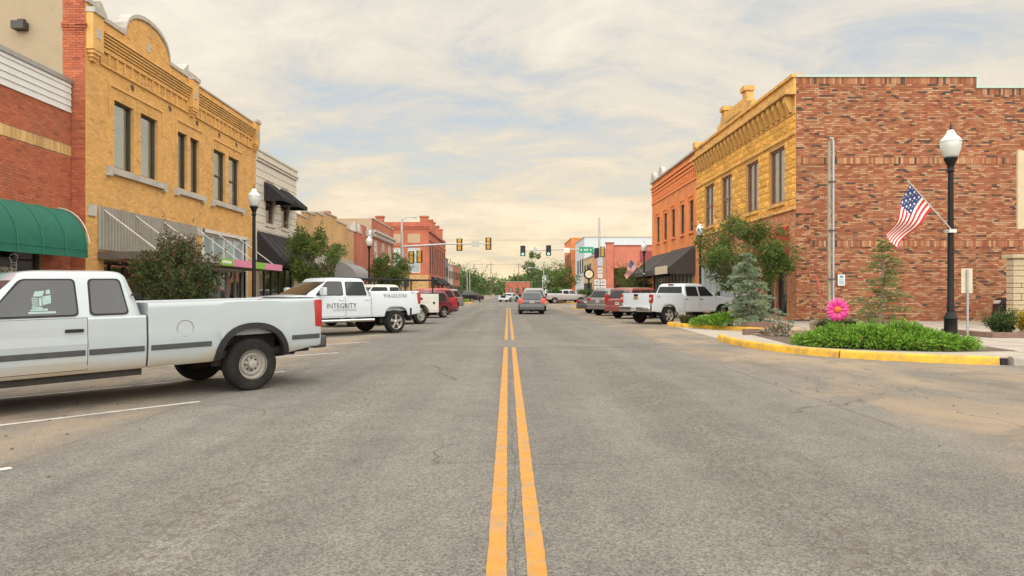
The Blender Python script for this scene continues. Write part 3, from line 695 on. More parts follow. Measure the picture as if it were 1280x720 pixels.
def field(root, sgn, X, u0, u1, v0, v1, bl, bh, holes, m, nm, var=None, d=.03):
    """single blocks as objects, laid in running bond round the openings"""
    rows = round((v1-v0)/bh); rh = (v1-v0)/rows; r = random.Random(9); cnt = 0
    for k in range(rows):
        a = v0+k*rh; hs = [h for h in holes if h[2] < a+rh/2 < h[3]]; u = u0 - (bl/2 if k % 2 else 0)
        while u < u1 - .01:
            segs = [(max(u, u0), min(u+bl, u1))]; u += bl
            for h in hs:
                ns = []
                for (p, q) in segs:
                    if q <= h[0] or p >= h[1]: ns.append((p, q)); continue
                    if p < h[0]: ns.append((p, h[0]))
                    if q > h[1]: ns.append((h[1], q))
                segs = ns
            for (p, q) in segs:
                if q-p < .06: continue
                var_i = r.randrange(var) if var else 0
                key = (nm, round(q-p, 2), var_i)
                if key not in mes: mes[key] = m(round(q-p, 2)-.012, rh-.012, var_i) if callable(m) else block_mesh(nm, round(q-p, 2)-.01, rh-.01, m, d)
                inst(nm, mes[key], root, (X+sgn*.003-root.location.x, p+.005-root.location.y, a+.005-root.location.z), scale=(sgn, 1, 1)); cnt += 1
    return cnt
nb3 = field(b3, 1, XL, 33.0, 39.3, 3.0, 7.85, .52, .37, holes, GB, 'glazed_block')
mb = MB(FL); mb.box(33.0, 39.35, .0, .10, 7.86, 8.0); mb.box(33.0, 39.35, 0, .16, 8.0, 8.12); mb.box(33, 39.35, 0, .06, 8.12, 8.36); mb.box(33, 39.35, -.3, .12, 8.36, 8.46); mb.build('cornice', GB, b3)
for h in holes[:2]:
    window(FL, b3, *h, mat('frame_brown', (.20,.11,.07), .6), GLS, w=-.12, fw=.09, rows=2)
    mb = MB(FL); mb.box(h[0]-.1, h[1]+.1, 0, .1, 4.78, 4.93); mb.build('window_sill', GB, b3)
BLK = mat('awning_black', (0.018, 0.017, 0.019), 0.85, 0.2, 4, 0.2, 50)
def shed_awning(T, root, u0, u1, vt, vb, w, val=.22, m=None, seams=0):
    m = m or BLK; mb = MB(T); t = .02
    mb.add([(u0,.03,vt),(u1,.03,vt),(u1,w,vb),(u0,w,vb),(u0,w,vb-val),(u1,w,vb-val)], [(0,1,2,3),(3,2,5,4)])
    for u in (u0, u1): mb.poly([(u,.03,vt),(u,w,vb),(u,w,vb-val),(u,.03,vb-val)])
    o = mb.build('awning', m, root)
    if seams:
        s = MB(T)
        for k in range(1, seams): u = u0+(u1-u0)*k/seams; s.tube([(u,.04,vt+.01),(u,w+.005,vb+.01),(u,w+.006,vb-val)], .012, 4)
        s.build('awning_seam', m, o)
    return o
for h in holes[:2]: shed_awning(FL, b3, h[0]-.25, h[1]+.25, 7.0, 6.2, 1.0, .18, seams=4)
shed_awning(FL, b3, 33.1, 39.2, 4.45, 2.95, 1.35, .25, seams=7)
window(FL, b3, 33.5, 35.6, .5, 2.9, FRD, SHOPG, fw=.1, cols=2); window(FL, b3, 36.7, 38.9, .5, 2.9, FRD, SHOPG, fw=.1, cols=2)
mb = MB(FL); mb.box(35.6, 36.7, -.24, -.15, .15, 2.9); dd = mb.build('door', FRD, b3); mb = MB(FL); mb.box(35.75, 36.55, -.15, -.142, .5, 2.5); mb.build('pane', GLS, dd)
mb = MB(FL); mb.box(33.5, 35.6, -.24, -.02, .15, .5); mb.box(36.7, 38.9, -.24, -.02, .15, .5); mb.build('stall_riser', GB, b3)
shop_inside(FL, b3, 33.4, 39.0, .2, 2.95, 3.0, 14, 60, [(1,(.6,.35,.12)),(1,(.55,.2,.2)),(1,(.5,.4,.3)),(1,(.1,.3,.3))])
mb = MB(); mb.box(XL-14, XL-.3, 33.02, 39.28, 7.6, 7.9); mb.box(XL-14, XL-3.2, 33.02, 39.28, .1, 7.6); mb.box(XL-3.2, XL-.3, 33.02, 39.28, 3.3, 7.6); mb.box(XL-14, XL-.02, 39.08, 39.28, .1, 8.34); mb.build('roof', STUCCO, b3)

# ---------------------------------------------------------------- low tan brick shop with stepped parapet (left)
TANM = brickmat('tan_brick_y', 'y', (.52,.32,.13), (.44,.26,.10), (.42,.29,.16)); TANX = brickmat('tan_brick_x', 'x', (.52,.32,.13), (.44,.26,.10), (.42,.29,.16))
b4 = thing('stepped_parapet_shop', 'low tan brick shop with stepped parapet beside the white glazed building', 'shop', (XL-4, 46, 0.15))
st = [(39.32,.1),(54.0,.1),(54.0,6.25),(51.6,6.25),(51.6,6.5),(48.6,6.5),(48.6,6.75),(45.2,6.75),(45.2,6.5),(43.2,6.5),(43.2,6.3),(41.3,6.3),(41.3,5.95),(39.32,5.95)]
mb = MB(FL); mb.prism(st, lambda u, v: (u, 0, v), lambda u, v: (u, -.3, v)); mb.build('wall', TANM, b4)
mb = MB(FL)
for (a, va), (b_, vb) in zip(st, st[1:]):
    if va == vb and va > 1: mb.box(min(a,b_)-.04, max(a,b_)+.04, -.34, .05, va+.002, va+.09)
mb.build('coping', STONEW, b4)
for u in (41.0, 45.5, 50.0):
    window(FL, b4, u-1.3, u+1.9, .6, 2.9, FRD, GLS, w=.06, fw=.08, cols=3)
mb = MB(FL); mb.box(39.6, 53.6, .02, .12, 3.1, 3.9); mb.build('sign_band', mat('sign_band_grey', (.33,.31,.27), .7), b4)
mb = MB(FL); ap = [(1.5*math.sin(R(90)*k/8), 2.5+1.1*math.cos(R(90)*k/8)) for k in range(9)]
mb.add([(u, .125+a, v) for u in (47.5, 52.5) for a, v in ap], [(k, k+1, 9+k+1, 9+k) for k in range(8)]); mb.poly([(47.5,.125,2.5)]+[(47.5,.125+a,v) for a, v in ap]); mb.poly([(52.5,.125,2.5)]+[(52.5,.125+a,v) for a, v in ap])
mb.build('awning', mat('awning_grey', (.20,.20,.20), .8, .1), b4, smooth=40)
mb = MB(); mb.box(XL-14, XL-.3, 39.32, 54, .1, 5.7); mb.build('roof', TANX, b4)

# ---------------------------------------------------------------- red brick shop with white scrolls (left)
REDY = brickmat('red_brick_y', 'y', (.44,.12,.065), (.36,.09,.05), (.32,.15,.10)); REDX = brickmat('red_brick_x', 'x', (.44,.12,.065), (.36,.09,.05), (.32,.15,.10))
b5 = thing('scroll_gable_shop', 'small red brick shop with white scroll stones on its parapet', 'shop', (XL-4, 57.5, 0.15))
mb = MB(FL); mb.prism([(54.02,.1),(61.2,.1),(61.2,6.3),(59.6,6.4),(58.9,7.1),(56.4,7.1),(55.7,6.4),(54.02,6.3)], lambda u, v: (u, 0, v), lambda u, v: (u, -.3, v)); mb.build('wall', REDY, b5)
for u, s in ((54.2,1),(55.8,1),(59.4,-1),(61.0,-1)):
    mb = MB(FL); pr = [(0,0)]+[(.9*math.cos(R(a))-.0, .75*math.sin(R(a))) for a in range(0, 91, 15)]
    mb.prism(pr, lambda x, v: (u+s*x, -.32, 6.3+v), lambda x, v: (u+s*x, .08, 6.3+v)); mb.build('scroll_stone', STONEW, b5)
window(FL, b5, 54.8, 57.3, .6, 3.0, FRD, GLS, w=.06, cols=2); window(FL, b5, 58.3, 60.7, .6, 3.0, FRD, GLS, w=.06, cols=2)
mb = MB(); mb.box(XL-14, XL-.3, 54.02, 61.2, .1, 5.9); mb.build('roof', REDX, b5)

# ---------------------------------------------------------------- red brick two storey with cornice (left)
b6 = thing('corniced_brick_building', 'red brick two storey building with pale cornice and tan stuccoed side', 'building', (XL-4, 67, 0.15))
holes = [(62.3, 64.0, 4.3, 6.3), (66.0, 67.7, 4.3, 6.3), (69.6, 71.3, 4.3, 6.3)]
wall(FL, 61.22, 72.8, .1, 8.1, holes).build('wall', REDY, b6)
for h in holes: window(FL, b6, *h, FRW, GLB, w=-.1, fw=.12, rows=2)
mb = MB(FL); mb.box(61.22, 72.85, 0, .35, 6.9, 7.1); mb.box(61.22, 72.8, 0, .2, 6.7, 6.9)
for k in range(24): u = 61.3+k*.48; mb.box(u, u+.16, 0, .3, 6.5, 6.7)
mb.build('cornice', STONEW, b6)
mb = MB(FL); mb.box(61.2, 72.85, -.3, .06, 8.1, 8.2); mb.build('coping', STONEW, b6)
window(FL, b6, 62, 66, .6, 3.2, FRD, GLS, w=.06, cols=3); window(FL, b6, 67.5, 72, .6, 3.2, FRD, GLS, w=.06, cols=3)
mb = MB(); mb.box(XL-14, XL-.31, 61.22, 72.8, .1, 7.7); mb.box(XL-14, XL-.01, 61.0, 61.2, .1, 8.08); mb.box(XL-14, XL-.31, 72.6, 72.8, 7.7, 8.0); mb.build('roof', STUCCO, b6)
mb = MB(); mb.box(XL-5.2, XL-4.3, 63, 63.7, 7.7, 9.0); mb.build('chimney', REDX, b6)

# ---------------------------------------------------------------- red corner block across the side street (left)
b7 = thing('corner_brick_block', 'red brick corner block with chimneys and tall bays beyond the crossing', 'building', (-16, 106, 0.15))
XC, YC = -11.4, 98.0; FC = FF(YC)
holesF = [(-19.6,-17.4,5.7,7.9),(-16.6,-15.0,4.3,7.9),(-14.4,-12.6,4.3,7.9)]
mb = wall(FC, -28, XC, .1, 11.6, holesF, mb=None); mb.build('wall', REDX, b7)
FCS = FX(XC, 1); bays = [(99.6+3.1*k, 101.4+3.1*k, 4.2, 8.6) for k in range(8)]
wall(FCS, YC, 124.5, .1, 10.8, bays).build('wall', REDY, b7)
for h in holesF: window(FC, b7, *h, FRW, GLB, w=-.1, fw=.12, rows=2)
for h in bays: window(FCS, b7, *h, FRD, GLS, w=-.12, fw=.1, rows=2)
PNL = mat('tan_panel', (.40,.29,.18), .9)
mb = MB(FC); mb.box(-16.6, -15.0, -.02, .05, 8.6, 9.9); mb.box(-14.4, -12.6, -.02, .05, 8.6, 9.9); mb.build('blind_panel', PNL, b7)
mb = MB(FC); mb.box(-28, XC+.25, 0, .25, 10.9, 11.15); mb.box(-28, XC+.12, 0, .12, 10.6, 10.9); mb.box(-28, XC+.1, 0, .1, 8.15, 8.45); mb.build('cornice', REDX, b7)
mb = MB(FCS); mb.box(YC, 124.6, 0, .25, 10.2, 10.5); mb.box(YC, 124.6, 0, .1, 9.0, 9.2); mb.build('cornice', REDY, b7)
STN = mat('rough_stone', (.42,.27,.12), .95, .35, 3, .5, 12)
mb = MB(FC); mb.box(-17.2, XC-.0, .004, .16, .15, 4.0); mb.build('stone_base', STN, b7)
for x, y in ((-18.5, 98.6), (-12.1, 98.6), (-12.0, 103.5), (-12.0, 107), (-12.0, 113), (-12.0, 119)):
    mb = MB(); mb.box(x-.55, x+.55, y-.45, y+.45, 10.7, 12.3); mb.box(x-.65, x+.65, y-.55, y+.55, 12.3, 12.5); mb.build('chimney', REDX, b7)
mb = MB(); mb.box(-28, XC-.3, YC+.3, 124.5, .1, 10.6); mb.build('roof', REDX, b7)
for a in (101.5, 109, 116): shed_awning(FCS, b7, a, a+5, 3.9, 2.9, 1.3, .25)
mb = MB(FC); ap = [(1.2*math.sin(R(90)*k/8), 2.4+1.2*math.cos(R(90)*k/8)) for k in range(9)]
mb.add([(u, .17+a, v) for u in (-16.9, -14.2) for a, v in ap], [(k, k+1, 9+k+1, 9+k) for k in range(8)])
for u in (-16.9, -14.2): mb.poly([(u,.17,2.4)]+[(u,.17+a,v) for a, v in ap])
mb.build('awning', BLK, b7, smooth=40)

# ---------------------------------------------------------------- right: stone fronted corner block with brick flank
b8 = thing('sandstone_corner_block', 'two storey corner block with yellow sandstone front and mottled brick side wall', 'building', (18, 36, 0.15))
YR = 30.8; TF = FF(YR)
PALR = [(5,(.31,.112,.055)),(3,(.37,.168,.082)),(3,(.42,.24,.135)),(2.0,(.25,.08,.041)),(1.0,(.06,.05,.043))]
MORT_B = mat('mortar_brown', (0.15, 0.065, 0.042), 0.95, 0.15, 3)
mbw = wall(TF, XR, 21.1, .1, 11.15); mbw.quad((21.1,0,.1),(34,0,.1),(34,0,10.65),(21.1,0,10.65)); mbw.build('wall', MORT_B, b8)
mb = bricks(TF, XR, 21.1, .15, 3.5, .232, .077, PALR, joint=.015, seed=41, run=.12); bricks(TF, 21.1, 34, .15, 3.5, .232, .077, PALR, joint=.015, seed=42, mb=mb, run=.12)
bricks(TF, XR, 34, 3.8, 7.24, .232, .077, PALR, joint=.015, seed=43, mb=mb, run=.12)
bricks(TF, XR, 34, 7.54, 10.35, .232, .077, PALR, joint=.015, seed=44, mb=mb, run=.12); bricks(TF, XR, 21.1, 10.35, 10.85, .232, .077, PALR, joint=.015, seed=45, mb=mb, run=.12)
mb.build('brick_courses', BRK, b8, kind='stuff', recalc=False)
mb = MB(TF)
for (a, b_, c, d, pr) in ((XR,34,3.5,3.79,.05),(XR,34,7.24,7.53,.05),(XR,21.1,10.85,11.15,.02),(21.1,34,10.35,10.65,.02)):
    bricks(TF, a, b_, c, d, .102, d-c, PALR, seed=int(c*9), proud=pr, soldier=True, mb=mb)
mb.build('soldier_band', BRK, b8, kind='stuff', recalc=False)
COP = mat('coping_green', (0.36, 0.47, 0.42), 0.5, 0.08, metal=0.2)
mb = MB(TF); mb.box(XR-.02, 21.16, -.4, .07, 11.15, 11.25); mb.box(21.1, 21.18, -.4, .07, 10.65, 11.148); mb.box(21.18, 34, -.4, .07, 10.65, 10.75); mb.build('coping', COP, b8)
mb = bricks(TF, XR-.03, XR+.6, .15, 5.0, .232, .077, PALR, seed=52, proud=.10); mb.box(XR-.05, XR+.66, 0, .14, 5.0, 5.22, (.33,.12,.07)); mb.build('corner_pilaster', BRK, b8, kind='stuff', recalc=False)
# street front
WR = [(43.0,45.1),(39.6,41.6),(35.4,37.25),(32.05,33.95)]
holes = [(a, b_, 5.72, 8.38) for a, b_ in WR] + [(31.8, 34.6, .3, 3.2), (36.0, 46.2, .6, 3.3)]
wall(FR, YR, 47.0, .1, 11.15, holes, depth=.3).build('wall', MATS['mortar_yellow'], b8)
LBR = [(5,(.52,.22,.11)),(3,(.58,.28,.15)),(2,(.44,.18,.09))]
bricks(FR, YR, 47.0, .15, 5.2, .205, .072, LBR, holes, seed=46).build('brick_courses', BRK, b8, kind='stuff', recalc=False)
SST = mat('sandstone', (0.64, 0.335, 0.07), 0.95, 0.25, 2.6, 0.5, 18, orand=.22, dirt=(0.40,0.20,0.05), dirt_amt=0.5)
def rockface(wd, ht, vi):
    r = random.Random(int(wd*1000)+vi*77); nx, nz = 6, 4; vs_ = []; mb = MB()
    for j in range(nz+1):
        for i in range(nx+1):
            e = i in (0, nx) or j in (0, nz); vs_.append((.012 if e else r.uniform(.012, .06), wd*i/nx + (0 if e else r.uniform(-.03,.03)), ht*j/nz + (0 if e else r.uniform(-.03,.03))))
    b0 = len(vs_); vs_ += [(0,0,0),(0,wd,0),(0,wd,ht),(0,0,ht)]
    f = [(j*(nx+1)+i, j*(nx+1)+i+1, (j+1)*(nx+1)+i+1, (j+1)*(nx+1)+i) for j in range(nz) for i in range(nx)]
    f += [(b0, b0+1, nx, 0), (b0+3, b0+2, (nz+1)*(nx+1)-1, nz*(nx+1)), (b0, 0, nz*(nx+1), b0+3), (b0+1, nx, (nz+1)*(nx+1)-1, b0+2)]
    mb.add(vs_, f); return mb.mesh('sandstone_block', SST)
nb8 = field(b8, -1, XR, YR+.02, 47.0, 5.35, 9.55, .86, .35, holes, rockface, 'sandstone_block', var=3)
SSM = mat('sandstone_smooth', (0.60, 0.345, 0.105), 0.9, 0.22, 2.5, 0.4, 25, dirt=(0.20,0.125,0.055), dirt_amt=0.75)  # weathering, darkened further to paint in shade on the brackets
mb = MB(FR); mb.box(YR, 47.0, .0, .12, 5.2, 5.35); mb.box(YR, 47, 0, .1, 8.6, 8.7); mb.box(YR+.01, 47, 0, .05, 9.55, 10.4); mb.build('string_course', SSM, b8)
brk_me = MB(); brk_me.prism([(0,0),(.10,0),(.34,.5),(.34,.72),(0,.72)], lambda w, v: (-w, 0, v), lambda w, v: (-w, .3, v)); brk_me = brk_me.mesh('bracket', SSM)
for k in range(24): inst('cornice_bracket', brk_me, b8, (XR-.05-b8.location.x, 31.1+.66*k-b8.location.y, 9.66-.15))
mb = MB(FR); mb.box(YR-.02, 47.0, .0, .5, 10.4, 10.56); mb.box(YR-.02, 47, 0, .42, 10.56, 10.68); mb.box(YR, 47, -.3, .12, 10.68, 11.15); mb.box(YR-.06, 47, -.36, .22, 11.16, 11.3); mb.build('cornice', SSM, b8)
ped = [(36.0,11.3),(41.9,11.3),(41.9,11.55),(41.3,11.7),(41.0,12.25),(40.5,12.25),(40.5,12.05),(37.4,12.05),(37.4,12.35),(36.9,12.45),(36.7,11.75),(36.0,11.6)]
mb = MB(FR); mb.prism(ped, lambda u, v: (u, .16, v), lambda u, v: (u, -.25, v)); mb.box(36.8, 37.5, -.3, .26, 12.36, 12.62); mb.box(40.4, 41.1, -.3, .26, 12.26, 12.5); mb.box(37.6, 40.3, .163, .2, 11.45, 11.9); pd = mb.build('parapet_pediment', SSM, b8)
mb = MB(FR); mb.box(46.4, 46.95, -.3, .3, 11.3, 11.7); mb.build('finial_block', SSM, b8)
for a, b_ in WR:
    window(FR, b8, a, b_, 5.72, 8.38, mat('frame_reddish', (.22,.10,.065), .6), UPG, w=-.15, fw=.11, cols=2, rows=2 if a > 38 else 1, blind=((.95, .6, .8, .9)[WR.index((a, b_))], (BLIND_SKY, BLIND3, BLIND_SKY, BLIND_SKY)[WR.index((a, b_))]))
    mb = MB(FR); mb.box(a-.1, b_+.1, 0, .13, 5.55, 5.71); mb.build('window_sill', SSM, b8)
REDC = mat('awning_red', (.42,.02,.025), .8, .1)
shed_awning(FR, b8, 31.6, 34.9, 4.55, 3.35, 1.1, .2, REDC)
for a in (31.9, 33.3):
    mb = MB(FR); mb.box(a, a+.1, -.25, -.12, .15, 3.2); mb.box(a+1.1, a+1.2, -.25, -.12, .15, 3.2); mb.box(a+.1, a+1.1, -.25, -.12, 2.4, 2.5); mb.box(a+.1, a+1.1, -.25, -.12, .15, .35); mb.box(a+.1, a+1.1, -.25, -.12, 3.1, 3.2)
    dd = mb.build('door', FRD, b8); mb = MB(FR); mb.box(a+.1, a+1.1, -.19, -.18, .35, 3.1); mb.build('pane', GLS, dd)
    mb = MB(FR); mb.tube([(a+.2, -.06, 1.0), (a+.2, -.06, 1.35)], .015, 6); mb.build('handle', FRG, dd)
mb = MB(FR); mb.box(33.12, 33.28, -.3, .02, .15, 3.2); mb.build('door_post', mat('post_brick', (.42,.19,.1), .9, .2), b8)
for a in (36.0, 39.4, 42.8): window(FR, b8, a, a+3.35, .6, 3.3, FRG, GLB, w=-.1, fw=.07, cols=3)
mb = MB(); mb.box(XR+.35, 34, YR+.02, 47, 10.2, 10.5); mb.box(XR+.35, 34, YR+.3, 47, .1, 10.2); mb.box(XR+.01, 34, 46.7, 46.98, 5, 11.1); mb.build('roof', ROOF, b8)
NOT = mat('notice_white', (.62,.66,.66), .5)
mb = MB(TF); mb.box(14.85, 15.17, .055, .07, 1.75, 2.25); nn = mb.build('wall_notice', NOT, b8)
mb = MB(TF); [mb.box(14.9, 15.12, .0705, .073, 1.82+.06*k, 1.845+.06*k) for k in range(4)]; mb.box(14.93, 15.09, .0705, .073, 2.1, 2.2); mb.build('notice_print', mat('print_blue', (.08,.25,.35), .6), nn)

# ---------------------------------------------------------------- orange brick building (right)
ORY = brickmat('orange_brick_y', 'y', (.68,.225,.07), (.60,.19,.06), (.52,.20,.08))
b9 = thing('orange_brick_building', 'orange painted brick building with black awnings next to the sandstone block', 'building', (18, 54, 0.15))
W9 = [48.4, 50.9, 53.7, 56.4, 59.1]
holes = [(u-.52, u+.52, 5.8, 8.0) for u in W9] + [(47.8, 61.0, .4, 3.2)]
wall(FR, 47.02, 61.6, .1, 11.2, holes).build('wall', ORY, b9)
OTR = mat('orange_trim', (.64,.21,.07), .9, .12, 6)
mb = MB(FR)
for k in range(3): mb.box(47.02, 61.6, 0, .06+.05*k, 10.1+.28*k, 10.1+.28*k+.18)
for k in range(30): mb.box(47.2+.48*k, 47.45+.48*k, 0, .07, 9.55, 10.0)
mb.box(47.02, 61.6, 0, .07, 9.3, 9.5); mb.build('cornice', OTR, b9)
mb = MB(FR); mb.box(47.02, 61.7, -.35, .18, 11.2, 11.33); mb.build('coping', FRG, b9)
for u in (60.9, 57.8):
    mb = MB(FR); mb.prism([(-.7,0),(.7,0)]+[(.7*math.cos(R(a)), .1+.7*math.sin(R(a))) for a in range(0,181,20)], lambda x, v: (u+x, -.2, 11.33+v), lambda x, v: (u+x, .12, 11.33+v)); mb.build('parapet_crest', STONEW, b9)
for u in W9:
    window(FR, b9, u-.52, u+.52, 5.8, 8.0, FRD, GLS, w=-.14, fw=.08, rows=2)
    mb = MB(FR); mb.box(u-.6, u+.6, 0, .12, 5.62, 5.79); mb.build('window_sill', OTR, b9)
    mb = MB(FR); mb.box(u-.75, u+.75, 0, .06, 8.25, 8.4); mb.box(u-.75, u-.62, 0, .06, 7.9, 8.25); mb.box(u+.62, u+.75, 0, .06, 7.9, 8.25); mb.build('hood_mould', OTR, b9)
AWB = mat('awning_brown_black', (.05,.042,.038), .8, .15)
shed_awning(FR, b9, 54.6, 61.5, 4.7, 3.1, 2.0, .35, AWB, 6); shed_awning(FR, b9, 47.3, 54.4, 4.75, 3.1, 2.0, .35, AWB, 9)
mb = MB(FR); mb.box(47.0, 50.2, 2.03, 2.2, 2.75, 3.3); mb.build('sign_box', mat('sign_cream', (.50,.44,.33), .6), b9)
window(FR, b9, 47.8, 61.0, .4, 3.2, FRD, GLB, w=-.1, fw=.12, cols=12)
mb = MB(); mb.box(XR+.3, 34, 47.02, 61.6, .1, 10.6); mb.build('roof', OTR, b9)

# ---------------------------------------------------------------- pink corner building beyond the crossing (right)
b10 = thing('pink_corner_building', 'salmon pink stucco corner building with recessed porch beyond the traffic lights', 'building', (20, 98, 0.15))
PNK = mat('stucco_pink', (.50,.17,.115), .92, .12, 1.5, .2, 20, dirt=(.36,.11,.08), dirt_amt=.5); PNK2 = mat('stucco_maroon', (.26,.06,.06), .9, .1)
PIN = mat('porch_inside', (.24,.17,.09), .9, .12)
F10 = FF(90.2)
mb = MB(F10); mb.box(14.0, 36, -8, 0, 4.7, 7.6); mb.box(13.05, 13.95, -.9, .08, .15, 7.95); mb.box(21.5, 22.4, -.9, .05, .15, 4.7); mb.build('wall', PNK, b10)
mb = MB(F10); mb.box(14.0, 36, -.3, .06, 7.6, 7.75); mb.box(12.95, 14.05, -1, .15, 7.95, 8.1); mb.build('coping', PNK2, b10)
mb = MB(F10); mb.box(17.4, 20.0, .0, .03, 5.5, 7.0); mb.build('maroon_panel', PNK2, b10)
mb = MB(F10); mb.box(14.0, 36, -8, -5, .15, 4.69); mb.build('porch_wall', PIN, b10)
window(FF(95.2), b10, 15, 17, .3, 2.6, FRD, GLS, w=.06); window(FF(95.2), b10, 18, 21, .9, 2.8, FRW, GLS, w=.06, cols=2)
ORG = mat('stucco_orange', (.56,.27,.14), .92, .1, 2)
F10s = FX(13.1, -1)
mb = MB(); mb.box(13.1, 14.0, 91.12, 104, .15, 3.2); mb.box(13.1, 14.0, 91.12, 104, 3.2, 7.4); mb.build('side_wall', ORG, b10)
for u in (93, 96.5, 100): window(F10s, b10, u, u+2.4, .5, 2.9, FRD, GLS, w=.05, cols=2)
mb = MB(); mb.box(14.0, 36, 98.2, 104, .15, 7.5); mb.build('roof', PNK, b10)

# ---------------------------------------------------------------- far right row and far centre
def far_block(name, label, x0, x1, y0, y1, h, m, m2, wins=(), face=-1, extra=None, roofm=None):
    """simple far building: shell, coping, windows on the street side (and on the side facing back down the street)"""
    r0 = thing(name, label, 'building', ((x0+x1)/2, (y0+y1)/2, .15)); mb = MB(); mb.box(x0, x1, y0, y1, .1, h); mb.build('wall', m, r0)
    mb = MB(); mb.box(x0-.1, x1+.1, y0-.1, y1+.1, h+.002, h+.18); mb.build('coping', m2, r0)
    T = FX(x0, -1) if face < 0 else FX(x1, 1)
    for (u, v, wd, ht) in wins: window(T, r0, u, u+wd, v, v+ht, FRD, GLS, w=.05, fw=.1)
    for (u, v, wd, ht) in (extra or ()): window(FF(y0), r0, u, u+wd, v, v+ht, FRD, GLS, w=.05, fw=.1)
    return r0
CRM = mat('stucco_cream', (.50,.36,.20), .9, .1); BLUW = mat('wall_pale_blue', (.48,.53,.56), .9, .08)
far_block('cream_shop', 'cream rendered shop with grey awning behind the street clock', 12.9, 26, 104.1, 116, 7.0, CRM, STONEW, [(105+3.6*k, .6, 2.6, 2.4) for k in range(3)] + [(106+3.6*k, 4.3, 1.3, 1.7) for k in range(3)])
far_block('pale_blue_building', 'tall building with pale blue blank end wall and arched opening', 13.2, 30, 118, 134, 11.0, BLUW, STONEW, [(119.5+4*k, 5, 1.4, 2.4) for k in range(3)], extra=[(14.5, 6.4, 2.4, 2.2)])
far_block('narrow_orange_building', 'narrow orange brick building with slit windows far down the street', 12.6, 28, 136, 152, 12.2, ORY, OTR, [(137.2+3.4*k, 5.2, 1.2, 4.2) for k in range(4)] + [(137.2+3.4*k, .6, 2.2, 2.4) for k in range(4)], extra=[(13.4+3*k, 6, 1.2, 3) for k in range(2)])
far_block('low_tan_row', 'low tan shop row beyond the narrow orange building', 12.4, 28, 153, 190, 5.4, CRM, STONEW, [(155+5*k, .6, 3.2, 2.6) for k in range(6)])
far_block('brown_brick_hall', 'low brown brick building closing the view at the end of the street', -1.0, 8.5, 262, 280, 5.6, REDX, STONEW, [], extra=[(0.5+2.6*k, 1.2, 1.2, 2.2) for k in range(3)])
far_block('white_warehouse', 'white metal sided warehouse behind the far trees', 11.5, 30, 214, 230, 6.8, mat('white_metal_wall', (.58,.62,.64), .6, .06), STONEW, [(216+4*k, 1, 1.6, 1.6) for k in range(3)], extra=[(13+4.5*k, 1.2, 2, 1.6) for k in range(3)])
GRS = mat('slate_blue_wall', (.14,.16,.20), .8, .1)
far_block('slate_front_shop', 'dark slate blue shop front past the red corner block', -26, -12.0, 126, 137, 8.0, GRS, STONEW, [(127+3.4*k, .6, 2.4, 2.4) for k in range(3)] + [(127.4+3.4*k, 4.6, 1.2, 1.8) for k in range(3)], face=1)
far_block('pale_front_shop', 'pale plastered shop front between slate and brown fronts', -26, -12.1, 138, 150, 7.2, STONEW, FRG, [(139+3.8*k, .6, 2.6, 2.4) for k in range(3)] + [(139.6+3.8*k, 4.4, 1.2, 1.6) for k in range(3)], face=1)
far_block('brown_front_shop', 'brown brick shop front at the far end of the left row', -26, -12.0, 151, 170, 7.6, REDY, STONEW, [(152.5+4.4*k, .6, 3, 2.4) for k in range(4)] + [(153+4.4*k, 4.4, 1.4, 1.8) for k in range(4)], face=1)
print('blocks', nb3, nb8)
# ================================================================== VEHICLES
def paint(name, col, dirt=0.25, coat=0.6, rough=0.35, metal=0.0, dcol=(.30,.26,.20), low=None):
    return mat(name, col, rough, 0.03, 1.5, coat=coat, metal=metal, dirt=dcol, dirt_amt=dirt, dirt_scale=0.9, lowdirt=low)
P_GMC = paint('paint_old_white', (.36,.41,.435), .25, .9, .30, low=(.44,.66,(.36,.27,.17))); P_WHT = paint('paint_white', (.52,.57,.61), .06)
P_WHT2 = paint('paint_utility_white', (.60,.59,.54), .35, .3); P_RED = paint('paint_red', (.36,.03,.035), .08); P_MAR = paint('paint_maroon', (.12,.012,.02), .08)
P_GRY = paint('paint_grey', (.085,.087,.09), .08, metal=.2); P_SLV = paint('paint_silver', (.26,.255,.245), .1, metal=.3); P_TAU = paint('paint_taupe', (.20,.185,.165), .1, metal=.3)
P_BLK = paint('paint_black', (.012,.012,.014), .05); P_ROSE = paint('paint_rose', (.22,.055,.05), .15)
P_SIL2 = paint('paint_silver_pickup', (.40,.40,.39), .1, metal=.3); P_CLD = paint('paint_cloud_white', (.55,.56,.57), .1)
RUB = mat('tyre_rubber', (.016,.0155,.015), .9, .25, 12, .2, 60, dirt=(.07,.06,.05), dirt_amt=.4, dirt_scale=4, spec=.2)
STEEL = mat('steel_wheel', (.29,.28,.255), .5, .15, 8, metal=.0, dirt=(.2,.15,.1), dirt_amt=.5, dirt_scale=6)
ALLOY = mat('alloy_wheel', (.55,.54,.52), .3, .08, metal=.8); CHR = mat('chrome', (.62,.62,.62), .12, .03, metal=1.0)
PLB = mat('plastic_black', (.018,.018,.019), .6, .15, 8, spec=.3); PLG = mat('plastic_grey', (.055,.057,.058), .6, .15, 8, spec=.3)
VGL = mat('vehicle_glass', (.022,.026,.027), .04, .05, spec=.5); VGL2 = mat('vehicle_glass_tint', (.045,.048,.052), .03, .12, 2, spec=.55)
LRED = mat('lamp_red', (.36,.02,.022), .15, .1, coat=.6); LWHT = mat('lamp_clear', (.55,.55,.52), .1, .05, coat=.6); LORG = mat('lamp_amber', (.6,.2,.02), .2)
LRED_ON = mat('lamp_red_lit', (.55,.03,.02), .15, emit=((1,.08,.05), .5))
